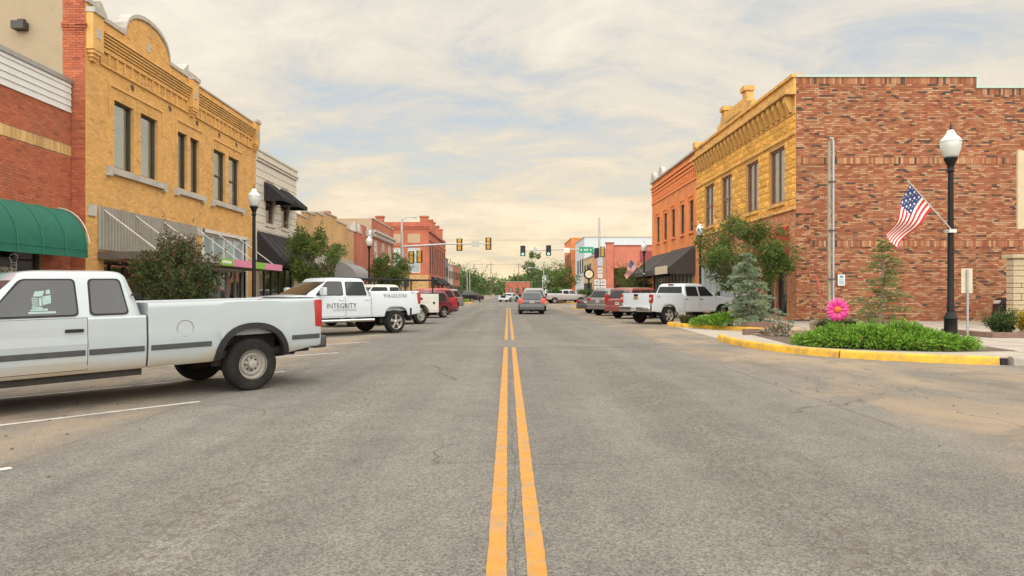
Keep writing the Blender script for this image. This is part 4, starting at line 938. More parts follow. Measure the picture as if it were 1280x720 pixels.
PLATE = mat('licence_plate', (.55,.55,.52), .5, .2, 18); UND = mat('underbody', (.02,.018,.016), .9, .3, 4, dirt=(.09,.065,.045), dirt_amt=.5)
def rbox(mb, x0, x1, y0, y1, z0, z1, bev=.02, seg=2):
    bm = bmesh.new(); bmesh.ops.create_cube(bm, size=1)
    for v in bm.verts: v.co = ((x0+x1)/2 + v.co.x*(x1-x0), (y0+y1)/2 + v.co.y*(y1-y0), (z0+z1)/2 + v.co.z*(z1-z0))
    bmesh.ops.bevel(bm, geom=bm.edges[:], offset=bev, segments=seg, affect='EDGES', profile=.6)
    bm.verts.index_update(); mb.add([tuple(v.co) for v in bm.verts], [tuple(v.index for v in f.verts) for f in bm.faces]); bm.free(); return mb
def round_poly(P, r=.05, n=4):
    out_ = []; k = len(P)
    for i in range(k):
        a, b, c = Vector(P[i-1]), Vector(P[i]), Vector(P[(i+1) % k]); u = (a-b); w_ = (c-b); rr = min(r, u.length*.45, w_.length*.45)
        p0 = b + u.normalized()*rr; p1 = b + w_.normalized()*rr
        for j in range(n+1):
            t = j/n; q = p0*(1-t)**2 + b*2*t*(1-t) + p1*t*t; out_.append((q.x, q.y))
    return out_
WHEELS = {}
def wheel_meshes(r, wd, rim, rr):
    key = (r, wd, rim, rr)
    if key in WHEELS: return WHEELS[key]
    h = wd/2; ri = r*rr
    mb = MB(); mb.lathe([(ri*.97,-h*.8),(ri*1.02,-h),(r*.80,-h*1.06),(r*.93,-h*.98),(r*.985,-h*.82),(r,-h*.6),(r,-h*.22),(r*.985,-h*.2),(r*.985,-h*.12),(r,-h*.1),(r,h*.1),(r*.985,h*.12),(r*.985,h*.2),(r,h*.22),(r,h*.6),(r*.985,h*.82),(r*.93,h*.98),(r*.80,h*1.06),(ri*1.02,h),(ri*.97,h*.8)], n=40, axis='y', cap=False)
    tyre = mb.mesh('tyre', RUB, 50)
    mb = MB(); mb.lathe([(ri*.96,-h*.7),(ri*.9,-h*.5),(ri*.5,-h*.2),(ri*.5,h*.2),(ri*.9,h*.3),(ri*.96,h*.3)], n=28, axis='y'); hub = mb.mesh('wheel', UND, 50)
    mb = MB()
    if rim == 'steel':
        mb.lathe([(ri*.95,h*.2),(ri*1.0,h*.98),(ri*1.05,h*1.0),(ri*1.05,h*.93),(ri*.99,h*.86),(ri*.93,h*.55),(ri*.80,h*.42),(ri*.74,h*.62),(ri*.66,h*.68),(ri*.56,h*.5),(ri*.44,h*.42),(ri*.30,h*.5),(ri*.29,h*.98),(ri*.22,h*1.05),(0.001,h*1.05)][::1], n=36, axis='y')
        m_ = STEEL
    else:
        mb.lathe([(ri*.90,h*.1),(ri*.97,h*.95),(ri*1.05,h*1.0),(ri*1.05,h*.9),(ri*1.0,h*.8),(ri*.93,h*.6),(ri*.93,h*.1)], n=36, axis='y')
        ns = 6 if rim == 'six' else 5
        for k in range(ns):
            t = 2*math.pi*k/ns + .3; ca, sa = math.cos(t), math.sin(t)
            def q(rad, off, yy): return (rad*ca - off*sa, yy, rad*sa + off*ca)
            w0, w1 = ri*.17, ri*.22
            vs_ = [q(ri*.12,-w0,h*.78), q(ri*.12,w0,h*.78), q(ri*.55,w0*.8,h*.86), q(ri*.55,-w0*.8,h*.86), q(ri*.96,w1,h*.82), q(ri*.96,-w1,h*.82)]
            vs_ += [(x, y-h*.25, z) for x, y, z in vs_]
            mb.add(vs_, [(0,1,2,3),(3,2,4,5),(1,7,8,2),(2,8,10,4),(0,3,9,6),(3,5,11,9),(6,7,8,9),(9,8,10,11)])
        mb.lathe([(ri*.24,h*.5),(ri*.24,h*.82),(ri*.16,h*.9),(.001,h*.9)], n=20, axis='y'); m_ = ALLOY
    rimm = mb.mesh('rim', m_, 35)
    mb = MB()
    for k in range(8):
        t = 2*math.pi*k/8; mb.lathe([(.012,h*.4),(.012,h*.62),(.001,h*.66)], (ri*.42*math.cos(t), 0, ri*.42*math.sin(t)), 6, 'y')
    nuts = mb.mesh('lug_nut', PLB if rim == 'steel' else STEEL)
    WHEELS[key] = (tyre, hub, rimm, nuts); return WHEELS[key]
def add_wheel(root, x, y, r, wd, rim, rr=.62):
    ty, hu, ri, nu = wheel_meshes(r, wd, rim, rr); s = 1 if y > 0 else -1
    o = inst('wheel', hu, root, (x, y, r), (0, 0, 0 if s > 0 else math.pi))
    for nm, me in (('tyre', ty), ('rim', ri), ('lug_nut', nu)): inst(nm, me, o)
    return o

def make_vehicle(name, label, cat, P, ang, near, S, group=None):
    """P: ground point of the near rear wheel; ang: heading in degrees from +X; near: +1 when the left side faces us, -1 for the right"""
    h = Vector((math.cos(R(ang)), math.sin(R(ang)))); lf = Vector((-h.y, h.x)); W2 = S['W']/2; trk = W2 - .13
    c = Vector(P) - lf*near*trk if near else Vector(P)
    root = thing(name, label, cat, (c.x, c.y, 0.0), R(ang), group)
    rake = S.get('rake', 0.0); mid = S['wb']/2
    TR = lambda x, y, z: (x, y, z - rake*(x-mid))
    pm = S['paint']; r = S['r']; wb = S['wb']; Ra = S.get('Ra', r*1.17); ex = S.get('sq', 2.2); zr = S['zr']; belt = S['belt']
    pts_top = S['top']                 # (x, z) upper edge of the lower body from tail to nose
    crease = S.get('crease', .0)
    def yz(z, x=None):
        y = W2
        if z < .66: y -= .075*((.66-z)/.28)**2
        if z > .92: y -= S.get('tumble', .05)*((z-.92)/.4)**1.6
        return y + (crease*math.exp(-((z-S.get('crz',.93))/.035)**2) if crease else 0)
    def ztop(x):
        for (a, za), (b, zb_) in zip(pts_top, pts_top[1:]):
            if a <= x <= b: t = (x-a)/(b-a) if b > a else 0; t = t*t*(3-2*t)*.5 + t*.5; return za + (zb_-za)*t
        return pts_top[-1][1] if x > pts_top[-1][0] else pts_top[0][1]
    def zbot(x):
        z = zr
        if x < -r: z = zr + S.get('tailup', .06)*min(1, (-r-x)/.6)
        if x > wb + r: z = zr + .03
        for xw in (0, wb):
            d = abs(x-xw)/Ra
            if d < 1: z = max(z, r + Ra*(1-d**ex)**(1/ex))
        return z
    def plan(x, x0, x1):
        k = 1.0
        for e, rad, amt in ((x1-x, S.get('nose_r', .35), S.get('nose_in', .10)), (x-x0, S.get('tail_r', .10), S.get('tail_in', .02))):
            if e < rad: k -= amt*(1-e/rad)**2
        return k
    x0, x1 = -S['ro'], wb + S['fo']
    def loft(xa, xb, kind, nm, mtl):
        xs = {xa, xa+.015, xa+.05, xb-.05, xb-.015, xb}
        q = xa
        while q < xb: xs.add(q); q += .16
        for xw in (0, wb):
            for k in (-1.001,-.995,-.97,-.92,-.84,-.7,-.5,-.25,0,.25,.5,.7,.84,.92,.97,.995,1.001): xs.add(xw + Ra*k)
        for (a, _) in pts_top: xs.add(a)
        xs = sorted(x for x in xs if xa-1e-6 <= x <= xb+1e-6); xs = [x for i, x in enumerate(xs) if i == 0 or x-xs[i-1] > .004]
        rings = []
        for x in xs:
            zb_, zt = zbot(x), ztop(x); zb_ = min(zb_, zt-.05); kp = plan(x, x0, x1); ring = []
            y0 = yz(zb_)*kp; ring.append((y0-.05, zb_+.004)); ring.append((y0-.008, zb_))
            for t in (.03,.12,.25,.4,.55,.7,.82,.91,.965): z = zb_ + (zt-zb_)*t; ring.append((yz(z)*kp, z))
            ye = yz(zt)*kp
            if kind == 'bed':
                ring += [(ye-.012, zt-.004), (ye-.03, zt), (ye-.085, zt), (ye-.095, zt-.02), (ye-.10, .78), (ye*.5, .78), (0, .78)]
            else:
                cr = S.get('crown', .03); ring += [(ye-.012, zt-.006), (ye-.035, zt), (ye*.8, zt+cr*.45), (ye*.5, zt+cr*.8), (ye*.25, zt+cr*.95), (0, zt+cr)]
            rings.append([(x, y, z) for y, z in ring])
        mb = MB(TR); n = len(rings[0]); nr = len(rings)
        for s in (1, -1):
            mb.add([(x, s*y, z) for ring in rings for x, y, z in ring], [(i*n+k, i*n+k+1, (i+1)*n+k+1, (i+1)*n+k) for i in range(nr-1) for k in range(n-1)])
        if kind != 'bed':
            for ring in (rings[0], rings[-1]): mb.poly([(x, y, z) for x, y, z in ring] + [(x, -y, z) for x, y, z in ring[:-1]][::-1])
        else:
            for ring in (rings[-1],): mb.poly([(ring[0][0], s_*p[1], p[2]) for s_, seq in ((1, ring[:14]), (-1, ring[:14][::-1])) for p in seq])
        return mb.build(nm, mtl, root, smooth=32, local=True)
    # ---- lower body
    if S['kind'] == 'pickup':
        bf = S['bf']; body = loft(bf+.025, x1, 'body', 'body', pm)
        if not S.get('service'): bed = loft(-S['ro'], bf-.0, 'bed', 'cargo_bed', pm)
    else: body = loft(-S['ro'], x1, 'body', 'body', pm)
    # ---- underbody, axles
    mb = MB(TR); mb.box(-S['ro']+.12, x1-.25, -W2+.16, W2-.16, zr+.02, zr+.12)
    for xw in (0, wb): mb.box(xw-Ra*.95, xw+Ra*.95, -W2+.30, W2-.30, zr+.12, r+Ra*.9)
    for xw in (0, wb):
        for s in (1, -1): mb.box(xw-Ra*.98, xw+Ra*.98, s*(W2-.30)-.02, s*(W2-.30)+.02, r*.9, r+Ra*.98)
    mb.build('underbody', UND, root, local=True)
    mb = MB(); mb.tube([(wb,-trk,r),(wb,trk,r)], .05, 8); mb.build('axle', UND, root, local=True, smooth=40)
    mb = MB(); mb.tube([(0,-trk,r),(0,trk,r)], .06, 8); mb.lathe([(.05,-.14),(.15,-.1),(.17,0),(.15,.1),(.05,.14)], (0,0,r), 12, 'y')
    mb.build('axle', UND, root, local=True, smooth=40)
    for xw in (0, wb):
        for s in (1, -1): add_wheel(root, xw, s*trk, r, S.get('tw', .24), S.get('rim', 'five'), S.get('rr', .62))
    # ---- greenhouse
    G = S['G']; z0, z1, zt = belt, G['ze'], G['zt']; hw0, hw1 = W2-G.get('in0', .07), W2-G.get('in1', .22); xr0, xr1, xf0, xf1 = G['xr0'], G['xr1'], G['xf0'], G['xf1']; bow = G.get('bow', .10)
    rbow = G.get('rbow', .03)
    def hw(z): return hw0 + (hw1-hw0)*(z-z0)/(z1-z0)
    def xf(z): return xf0 + (xf1-xf0)*(z-z0)/(z1-z0)
    def xr(z): return xr0 + (xr1-xr0)*(z-z0)/(z1-z0)
    def ringpts(z, H, xa, xb, rc=.09):
        pts = []
        for (cx_, cy_, a0) in ((xb-rc, H-rc, 0), (xa+rc, H-rc, 90), (xa+rc, -H+rc, 180), (xb-rc, -H+rc, 270)):
            for k in range(5): t = R(a0 + 22.5*k); pts.append((cx_+rc*math.cos(t), cy_+rc*math.sin(t)))
        res = []
        for (x, y) in pts:
            fx = (x-xa)/(xb-xa); b_ = -bow*(y/H)**2*max(0, fx*2-1) + rbow*(y/H)**2*max(0, 1-fx*2); res.append((x+b_, y, z))
        # extra points along the roof so the front edge bows smoothly
        return res
    mb = MB(TR); rings = []
    for t in (0, .25, .5, .75, 1): z = z0 + (z1-z0)*t; rings.append(ringpts(z-(.04 if t == 0 else 0), hw(z), xr(z), xf(z)))
    for t, sh in ((.35, .018), (.65, .05), (.85, .11), (1, .24)):
        rings.append(ringpts(z1+(zt-z1)*t, hw1-sh, xr1+sh*.9, xf1-sh*1.1, .12))
    n = len(rings[0])
    mb.add([p for rg in rings for p in rg], [(i*n+k, i*n+(k+1) % n, (i+1)*n+(k+1) % n, (i+1)*n+k) for i in range(len(rings)-1) for k in range(n)] + [tuple(range((len(rings)-1)*n, len(rings)*n))])
    cab = mb.build(G.get('name', 'cab'), G.get('paint', pm), root, smooth=38, local=True)
    gm = S.get('glass', VGL)
    for s in (1, -1):
        for wn in G['wins']:
            poly = round_poly(wn, .05)
            cxw = sum(p[0] for p in wn)/len(wn); czw = sum(p[1] for p in wn)/len(wn)
            big = round_poly([(cxw+(x-cxw)*1.0+(.022 if x > cxw else -.022), czw+(z-czw)+(.02 if z > czw else -.02)) for x, z in wn], .06)
            mb = MB(TR); mb.poly([(x, s*(hw(z)+.0035), z) for x, z in big]); tr = mb.build('window_trim', PLB, cab, local=True)
            mb = MB(TR); mb.prism(poly, lambda x, z: (x, s*(hw(z)+.004), z), lambda x, z: (x, s*(hw(z)+.009), z)); mb.build('side_window', gm, cab, local=True)
    def glass_end(nm, fx_, sg, bw, m0, m1, gz0, gz1):
        mb = MB(TR); nu, nv = 8, 4; vs_ = []
        for j in range(nv+1):
            z = gz0 + (gz1-gz0)*j/nv; H = hw(z); mm = m0+(m1-m0)*j/nv
            for i in range(nu+1):
                y = (H-mm)*(2*i/nu-1); vs_.append((fx_(z) + sg*.008 - sg*bw*(y/H)**2, y, z))
        mb.add(vs_, [(j*(nu+1)+i, j*(nu+1)+i+1, (j+1)*(nu+1)+i+1, (j+1)*(nu+1)+i) for j in range(nv) for i in range(nu)]); return mb.build(nm, gm, cab, local=True, smooth=40)
    glass_end('windscreen', xf, 1, bow, .10, .08, z0+.03, z1-.03)
    if G.get('rear_glass', True):
        ra, rb = G.get('rg', (.05, -.04)); glass_end('rear_window', xr, -1, rbow, G.get('rgm', .16), G.get('rgm', .16)*.9, z0+ra, z1+rb)
    # ---- doors, handles
    def patch(mb, xa, xb, za, zb_, off, s):
        zz = [za + (zb_-za)*k/6 for k in range(7)]
        vs_ = [(x, s*(yz(z)*plan(x, x0, x1)+off), z) for z in zz for x in (xa, xb)]
        mb.add(vs_, [(2*k, 2*k+1, 2*k+3, 2*k+2) for k in range(6)])
        mb.add([(xa, s*(yz(z)-.01), z) for z in zz] + [(xa, s*(yz(z)+off), z) for z in zz], [(k, k+1, 8+k, 7+k) for k in range(6)])
        mb.add([(xb, s*(yz(z)-.01), z) for z in zz] + [(xb, s*(yz(z)+off), z) for z in zz], [(k, k+1, 8+k, 7+k) for k in range(6)])
    for s in (1, -1):
        for (xa, xb) in S.get('doors', ()):
            zlo = max(zr+.05, zbot((xa+xb)/2)+.05)
            mb = MB(TR); patch(mb, xa-.007, xb+.007, zlo-.007, belt-.02, .0015, s); gp = mb.build('door_gap', PLB, body, local=True)
            mb = MB(TR); patch(mb, xa, xb, zlo, belt-.025, .004, s); d = mb.build('door', pm, body, local=True)
        for (hx, hz) in S.get('handles', ()):
            mb = MB(TR); rbox(mb, hx-.10, hx+.10, s*yz(hz)-.012, s*yz(hz)+.028, hz-.02, hz+.02, .012); mb.build('door_handle', S.get('hmat', PLB), body, local=True)
        mx_, mz = S.get('mirror', (xf0-.18, belt+.12)); ms_ = S.get('msize', (.10, .17, .20))
        mb = MB(TR); rbox(mb, mx_-ms_[0]/2, mx_+ms_[0]/2, s*W2+s*.02-(ms_[1] if s < 0 else 0), s*W2+s*.02+(ms_[1] if s > 0 else 0), mz-ms_[2]/2, mz+ms_[2]/2, .03)
        mb.box(mx_-.03, mx_+.03, min(s*(W2-.12), s*(W2+.04)), max(s*(W2-.12), s*(W2+.04)), mz-.08, mz-.03); mb.build('wing_mirror', S.get('mmat', PLB), body, local=True, smooth=40)
    # ---- lamps, bumpers, plate
    tl = S['tail']
    for s in (1, -1):
        mb = MB(TR); ya, yb = tl['y']; xq = -S['ro']
        rbox(mb, xq-.022, xq+tl.get('wrap', .10), min(s*(W2-ya), s*(W2+yb)), max(s*(W2-ya), s*(W2+yb)), tl['z'][0], tl['z'][1], .018); lp = mb.build('tail_light', tl.get('mat', LRED), root, local=True, smooth=40)
        if tl.get('rev'):
            mb = MB(TR); zz = tl['z']; zc_ = zz[0]+(zz[1]-zz[0])*tl['rev']; mb.box(xq-.027, xq-.02, min(s*(W2-ya+.03), s*(W2+yb-.04)), max(s*(W2-ya+.03), s*(W2+yb-.04)), zc_-.045, zc_+.045); mb.build('reversing_lamp', LWHT, lp, local=True)
        mb = MB(TR); zh = S.get('headz', (.85, 1.02)); rbox(mb, x1-.22, x1-.015, min(s*(W2-.52), s*(W2*(1-S.get('nose_in', .1))-.02)), max(s*(W2-.52), s*(W2*(1-S.get('nose_in', .1))-.02)), zh[0], zh[1], .03); mb.build('headlight', LWHT, root, local=True, smooth=40)
    bz = S['bump']; bmat = S.get('bmat', pm)
    mb = MB(TR); rbox(mb, -S['ro']-S.get('bout', .13), -S['ro']+.1, -W2+.02, W2-.02, bz[0], bz[1], .05, 3); bp = mb.build('rear_bumper', bmat, root, local=True, smooth=40)
    mb = MB(TR); rbox(mb, x1-.28, x1+.07, -W2*(1-S.get('nose_in',.1))+.0, W2*(1-S.get('nose_in',.1))-.0, zr+.02, zr+.26, .06, 3); mb.build('front_bumper', S.get('fbmat', bmat), root, local=True, smooth=40)
    mb = MB(TR); rbox(mb, x1-.06, x1+.02, -W2+.55, W2-.55, .66, 1.0, .03); mb.build('grille', PLB, root, local=True)
    pl = S.get('plate', ('b', .0)); xp = -S['ro']-(S.get('bout', .13)+.004 if pl[0] == 'b' else .006)
    mb = MB(TR); mb.box(xp-.008, xp, pl[1]-.152, pl[1]+.152, pl[2]-.077, pl[2]+.077); p_ = mb.build('licence_plate', PLATE, root, local=True)
    mb = MB(TR); [mb.box(xp-.0095, xp-.0085, pl[1]-.12+.045*k, pl[1]-.09+.045*k, pl[2]-.03, pl[2]+.035) for k in range(6)]; mb.build('plate_digits', PLG, p_, local=True)
    return root, TR, yz, body, cab, W2

def pickup_tail(root, TR, W2, S, hmat=None):
    mb = MB(TR); zt = S['top'][0][1]; rbox(mb, -S['ro']-.005, -S['ro']+.05, -W2+.115, W2-.115, S['bump'][1]-.02, zt-.002, .015); tg = mb.build('tailgate', S['paint'], root, local=True, smooth=40)
    mb = MB(TR); rbox(mb, -S['ro']-.022, -S['ro'], -.13, .13, zt-.16, zt-.05, .012); mb.build('tailgate_handle', PLB, tg, local=True)
    mb = MB(TR); mb.box(-S['ro']+.01, -S['ro']+.045, -W2+.2, W2-.2, zt, zt+.012); mb.build('tailgate_cap', PLB, tg, local=True)
    return tg
def arch_trim(root, TR, W2, yz, S, m, flare=.03, wdt=.09, xws=None):
    r = S['r']; Ra = S.get('Ra', r*1.17); ex = S.get('sq', 2.2)
    for s in (1, -1):
        for xw in (xws or (0, S['wb'])):
            mb = MB(TR); A = []; B = []; C = []; D = []
            for k in range(25):
                t = math.pi*k/24; c, sn = math.cos(t), math.sin(t); f = (abs(c)**ex + abs(sn)**ex)**(-1/ex) if sn > 1e-6 else 1
                xi, zi = xw + Ra*f*c*.985, max(r*.92, r + Ra*f*sn*.985); xo, zo = xw + (Ra*f*.985+wdt)*c, max(r*.80, r + (Ra*f*.985+wdt)*sn)
                zi = zi if 0 < k < 24 else S['zr']+.01; zo = zo if 0 < k < 24 else S['zr']-.0
                A.append((xi, s*(yz(zi)-.05), zi)); B.append((xi, s*(yz(zi)+flare), zi)); C.append((xo, s*(yz(zo)+flare*.75), zo)); D.append((xo, s*(yz(zo)-.005), zo))
            n = 25; mb.add(A+B+C+D, [(j*n+k, j*n+k+1, (j+1)*n+k+1, (j+1)*n+k) for j in range(3) for k in range(n-1)]); mb.build('wheel_arch_flare', m, root, local=True, smooth=45)

def pick_spec(**k):
    d = dict(kind='pickup', W=2.0, wb=3.65, ro=1.12, fo=.95, r=.39, zr=.50, belt=1.25, bf=.98, rim='five', bump=(.52,.74), bmat=CHR, tail=dict(y=(.13,.004), z=(.98,1.36), wrap=.07), plate=('b',0,.63), nose_in=.06, tail_in=.01)
    d.update(k); return d
# ---- 1: old white extended cab pickup
S1 = pick_spec(W=1.95, wb=3.95, ro=1.13, fo=.9, r=.382, Ra=.50, sq=2.3, zr=.44, belt=1.15, bf=1.45, rim='steel', rr=.56, rake=.018, paint=P_GMC, tumble=.03, crease=.014, crz=.79,
    top=[(-1.13,1.29),(1.45,1.29),(1.47,1.13),(3.35,1.13),(3.55,1.12),(4.85,1.02)], doors=((2.16,3.32),), handles=((2.30,.975),),
    G=dict(ze=1.625, zt=1.72, xr0=1.475, xr1=1.62, xf0=3.42, xf1=2.93, in0=.035, in1=.19, wins=[[(1.69,1.17),(2.10,1.17),(2.09,1.59),(1.76,1.59)], [(2.26,1.17),(3.16,1.17),(2.80,1.59),(2.27,1.59)]]),
    tail=dict(y=(.15,.004), z=(.84,1.27), wrap=.11, rev=.18), bump=(.50,.70), bmat=PLG, plate=('b',0,.62), tailup=.10, glass=VGL2, mirror=(3.28,1.27))
v1, TR, yz, body, cab, W2 = make_vehicle('pickup_truck', 'old white extended cab pickup with dark wheel arch flares and steel wheels', 'pickup truck', (-3.82, 10.08), 180+48, 1, S1)
pickup_tail(v1, TR, W2, S1); arch_trim(v1, TR, W2, yz, S1, PLB, .035, .085)
for s in (1, -1):
    for (a, b) in ((-1.10,-.62), (.62,1.42), (1.50,2.14), (2.18,3.30)):
        mb = MB(TR); rbox(mb, a, b, min(s*(yz(.70)-.01), s*(yz(.70)+.014)), max(s*(yz(.70)-.01), s*(yz(.70)+.014)), .665, .735, .008); mb.build('side_moulding', PLG, v1, local=True)
    mb = MB(TR); pr = [(.11*math.cos(2*math.pi*k/24), .11*math.sin(2*math.pi*k/24)) for k in range(24)]
    if s > 0:
        mb.tube([(.98+a, s*(yz(.93+b)+.001), .93+b) for a, b in pr] + [(.98+pr[0][0], s*(yz(.93)+.001), .93)], .003, 4); mb.build('fuel_door', PLG, v1, local=True)
    mb = MB(TR); mb.box(1.50, 3.30, min(s*(W2-.13), s*(W2-.10)), max(s*(W2-.13), s*(W2-.10)), .35, .46); mb.build('rocker_sill', UND, v1, local=True)
    mb = MB(TR); rbox(mb, 1.535, 1.63, min(s*(yz(1.36)-.07), s*(W2-.075)), max(s*(yz(1.36)-.07), s*(W2-.075)), 1.385, 1.41, .004); mb.build('quarter_badge', PLB, v1, local=True)
mb = MB(TR); rbox(mb, 1.44, 1.475, -W2+.04, W2-.04, .50, 1.12, .004); mb.build('cab_gap', UND, v1, local=True)
mb = MB(TR); mb.tube([(-.95, .25, .42), (-1.1, .2, .40)], .045, 8); rbox(mb, -1.28, -1.1, -.05, .05, .40, .47, .01); mb.lathe([(.30,-.10),(.36,-.05),(.36,.05),(.30,.10)], (-.75,0,.46), 20); mb.build('tow_hitch', UND, v1, local=True, smooth=40)
hwz = lambda z: (W2-.035) + (-.155)*(z-1.15)/(1.625-1.15)
DEC = mat('window_decal', (.27,.38,.36), .6, .12, 20)
def decal(polys, ox, oz, sc):
    mb = MB(TR)
    for P_ in polys: mb.poly([(ox - a*sc, hwz(oz+b*sc)+.0115, oz+b*sc) for a, b in P_])
    mb.build('window_decal', DEC, cab, local=True)
decal([[(.02,-.12+.11*k),(.34,-.15+.11*k),(.34,-.09+.11*k),(.02,-.06+.11*k)] for k in range(5)] + [[(.38,-.16),(.52,-.10),(.52,.36),(.38,.36)], [(.10,.44),(.58,.44),(.70,.78),(.22,.74)], [(.56,-.08),(1.0,.04),(1.0,.52),(.56,.42)], [(.74,.56),(1.0,.60),(.98,.86),(.78,.80)], [(.0,-.26),(.54,-.32),(.54,-.2),(.0,-.16)]], 2.72, 1.31, .2)
decal([[(-.1,0),(1.3,0),(1.3,.12),(-.1,.12)], [(.0,.16),(.9,.16),(.9,.3),(.05,.26)]], 2.74, 1.195, .2)
# ---- 2: white crew cab pickup with lettering
S2 = pick_spec(W=2.02, wb=3.9, ro=1.08, fo=.98, r=.405, Ra=.53, sq=3.2, zr=.60, belt=1.34, bf=1.05, rim='five', rr=.64, paint=P_WHT, rake=-.0,
    top=[(-1.08,1.50),(1.05,1.47),(1.07,1.32),(3.5,1.34),(3.7,1.34),(4.88,1.24)], doors=((1.12,2.10),(2.13,3.28)), handles=((1.24,1.20),(2.28,1.20)), hmat=P_WHT,
    G=dict(ze=1.83, zt=1.94, xr0=1.075, xr1=1.22, xf0=3.65, xf1=2.75, in0=.04, in1=.20, wins=[[(1.26,1.36),(2.06,1.36),(2.02,1.79),(1.33,1.79)], [(2.2,1.36),(3.22,1.36),(2.72,1.79),(2.18,1.79)]]),
    tail=dict(y=(.15,.006), z=(1.03,1.44), wrap=.10), bump=(.66,.86), bmat=CHR, plate=('b',0,.75), glass=VGL, mirror=(3.05,1.48), mmat=P_WHT, msize=(.13,.24,.26), Ztw=.28, tailup=.08)
v2, TR, yz, body, cab, W2 = make_vehicle('pickup_truck', 'white crew cab pickup with dark company lettering on its doors', 'pickup truck', (-4.06, 24.4), 180+47, 1, S2)
pickup_tail(v2, TR, W2, S2)
for s in (1, -1):
    mb = MB(TR); mb.tube([(1.0, s*(W2+.03), .50), (3.3, s*(W2+.03), .50)], .055, 8); mb.build('side_step', CHR, v2, local=True, smooth=50)
for s in (1, -1):
    mb = MB(TR); mb.box(-.66, -.60, min(s*(W2-.26), s*(W2+.03)), max(s*(W2-.26), s*(W2+.03)), .42, .88); mb.build('mud_flap', PLB, v2, local=True)
INK = mat('lettering_dark', (.03,.03,.035), .6)
def letters(txt, size, root, x, z, s=1, xs=1.0, m=None, off=.007, yfn=None, nm='lettering'):
    me = text_mesh(txt, size, m or INK, xs); o = bpy.data.objects.new(nm, me); COL.objects.link(o); o.parent = root
    dz = .12; tilt = math.atan2(yfn(z-dz)-yfn(z+dz), 2*dz)
    # text x axis runs towards the tail on the left side, so it reads correctly from outside
    o.matrix_local = Matrix(((-s,0,0,x),(0,-s*math.sin(tilt),s*math.cos(tilt),s*(yfn(z)+off)),(0,math.cos(tilt),math.sin(tilt),z),(0,0,0,1))); return o
letters('INTEGRITY', .235, v2, 2.27, .99, 1, 1.0, yfn=yz); letters('HOME REMODELING', .10, v2, 2.15, .85, 1, 1.0, mat('lettering_grey', (.22,.22,.22), .6), yfn=yz)
letters('918.633.3760', .19, v2, .02, 1.315, 1, 1.0, mat('lettering_grey2', (.12,.12,.12), .6), yfn=yz); letters('Z71', .09, v2, -.80, 1.43, 1, 1.3, mat('lettering_blue', (.10,.10,.22), .6), yfn=yz)
# ---- 3: white utility truck with tool boxes and rack
S3 = pick_spec(W=1.98, wb=3.55, ro=1.05, fo=.9, r=.39, zr=.52, belt=1.22, bf=.98, rim='steel', rr=.6, paint=P_WHT2, service=True,
    top=[(.98,1.2),(3.1,1.2),(3.3,1.19),(4.45,1.08)], doors=((1.75,2.9),), handles=((1.88,1.07),),
    G=dict(ze=1.70, zt=1.80, xr0=1.0, xr1=1.10, xf0=3.15, xf1=2.6, in0=.04, in1=.19, wins=[[(1.16,1.25),(1.66,1.25),(1.64,1.66),(1.2,1.66)], [(1.82,1.25),(2.9,1.25),(2.55,1.66),(1.82,1.66)]]),
    tail=dict(y=(.12,-.02), z=(.78,.95), wrap=.05), bump=(.5,.68), bmat=PLG, plate=('b',0,.6))
v3, TR, yz, body, cab, W2 = make_vehicle('utility_truck', 'white utility truck with tool box body and black ladder rack', 'truck', (-4.06, 31.3), 180+47, 1, S3)
for s in (1, -1):
    mb = MB(TR); pr = [(-1.05,.52),(-.52,.52)] + [(.52*math.cos(R(a)), .39+.52*math.sin(R(a))) for a in range(165, 14, -15)] + [(.52,.52),(.95,.52),(.95,1.38),(-1.05,1.38)]
    mb.prism(pr, lambda x, z: (x, s*(W2-.42), z), lambda x, z: (x, s*W2, z)); bx = mb.build('tool_box', P_WHT2, v3, local=True)
    for (a, b, c, d) in ((-1.0,-.50,.6,1.32),(-.46,.46,1.0,1.32),(.52,.90,.6,1.32)):
        mb = MB(TR); rbox(mb, a, b, min(s*(W2-.01), s*(W2+.012)), max(s*(W2-.01), s*(W2+.012)), c, d, .008); dd = mb.build('locker_door', P_WHT2, bx, local=True)
        mb = MB(TR); rbox(mb, (a+b)/2-.06, (a+b)/2+.06, min(s*(W2+.01), s*(W2+.03)), max(s*(W2+.01), s*(W2+.03)), (c+d)/2-.05, (c+d)/2+.05, .006); mb.build('latch', PLB, dd, local=True)
mb = MB(TR); mb.box(-1.0, .95, -W2+.42, W2-.42, .74, .80); mb.box(.9, .95, -W2+.42, W2-.42, .8, 1.38); mb.build('cargo_floor', PLG, v3, local=True)
mb = MB(TR); mb.box(-1.06, -1.0, -W2+.43, W2-.43, .72, 1.30); mb.build('tailgate', P_WHT2, v3, local=True)
mb = MB(TR)
for s in (1, -1):
    for x in (-.85, .75): mb.tube([(x, s*(W2-.2), 1.38), (x, s*(W2-.2), 2.02)], .035, 6)
    mb.tube([(-1.2, s*(W2-.2), 2.02), (2.9, s*(W2-.2), 2.02)], .035, 6); mb.tube([(2.4, s*(W2-.32), 1.72), (2.4, s*(W2-.2), 2.02)], .03, 6)
for x in (-1.2, -.85, .75, 2.4, 2.9): mb.tube([(x, -W2+.2, 2.02), (x, W2-.2, 2.02)], .03, 6)
mb.build('ladder_rack', PLB, v3, local=True, smooth=50)
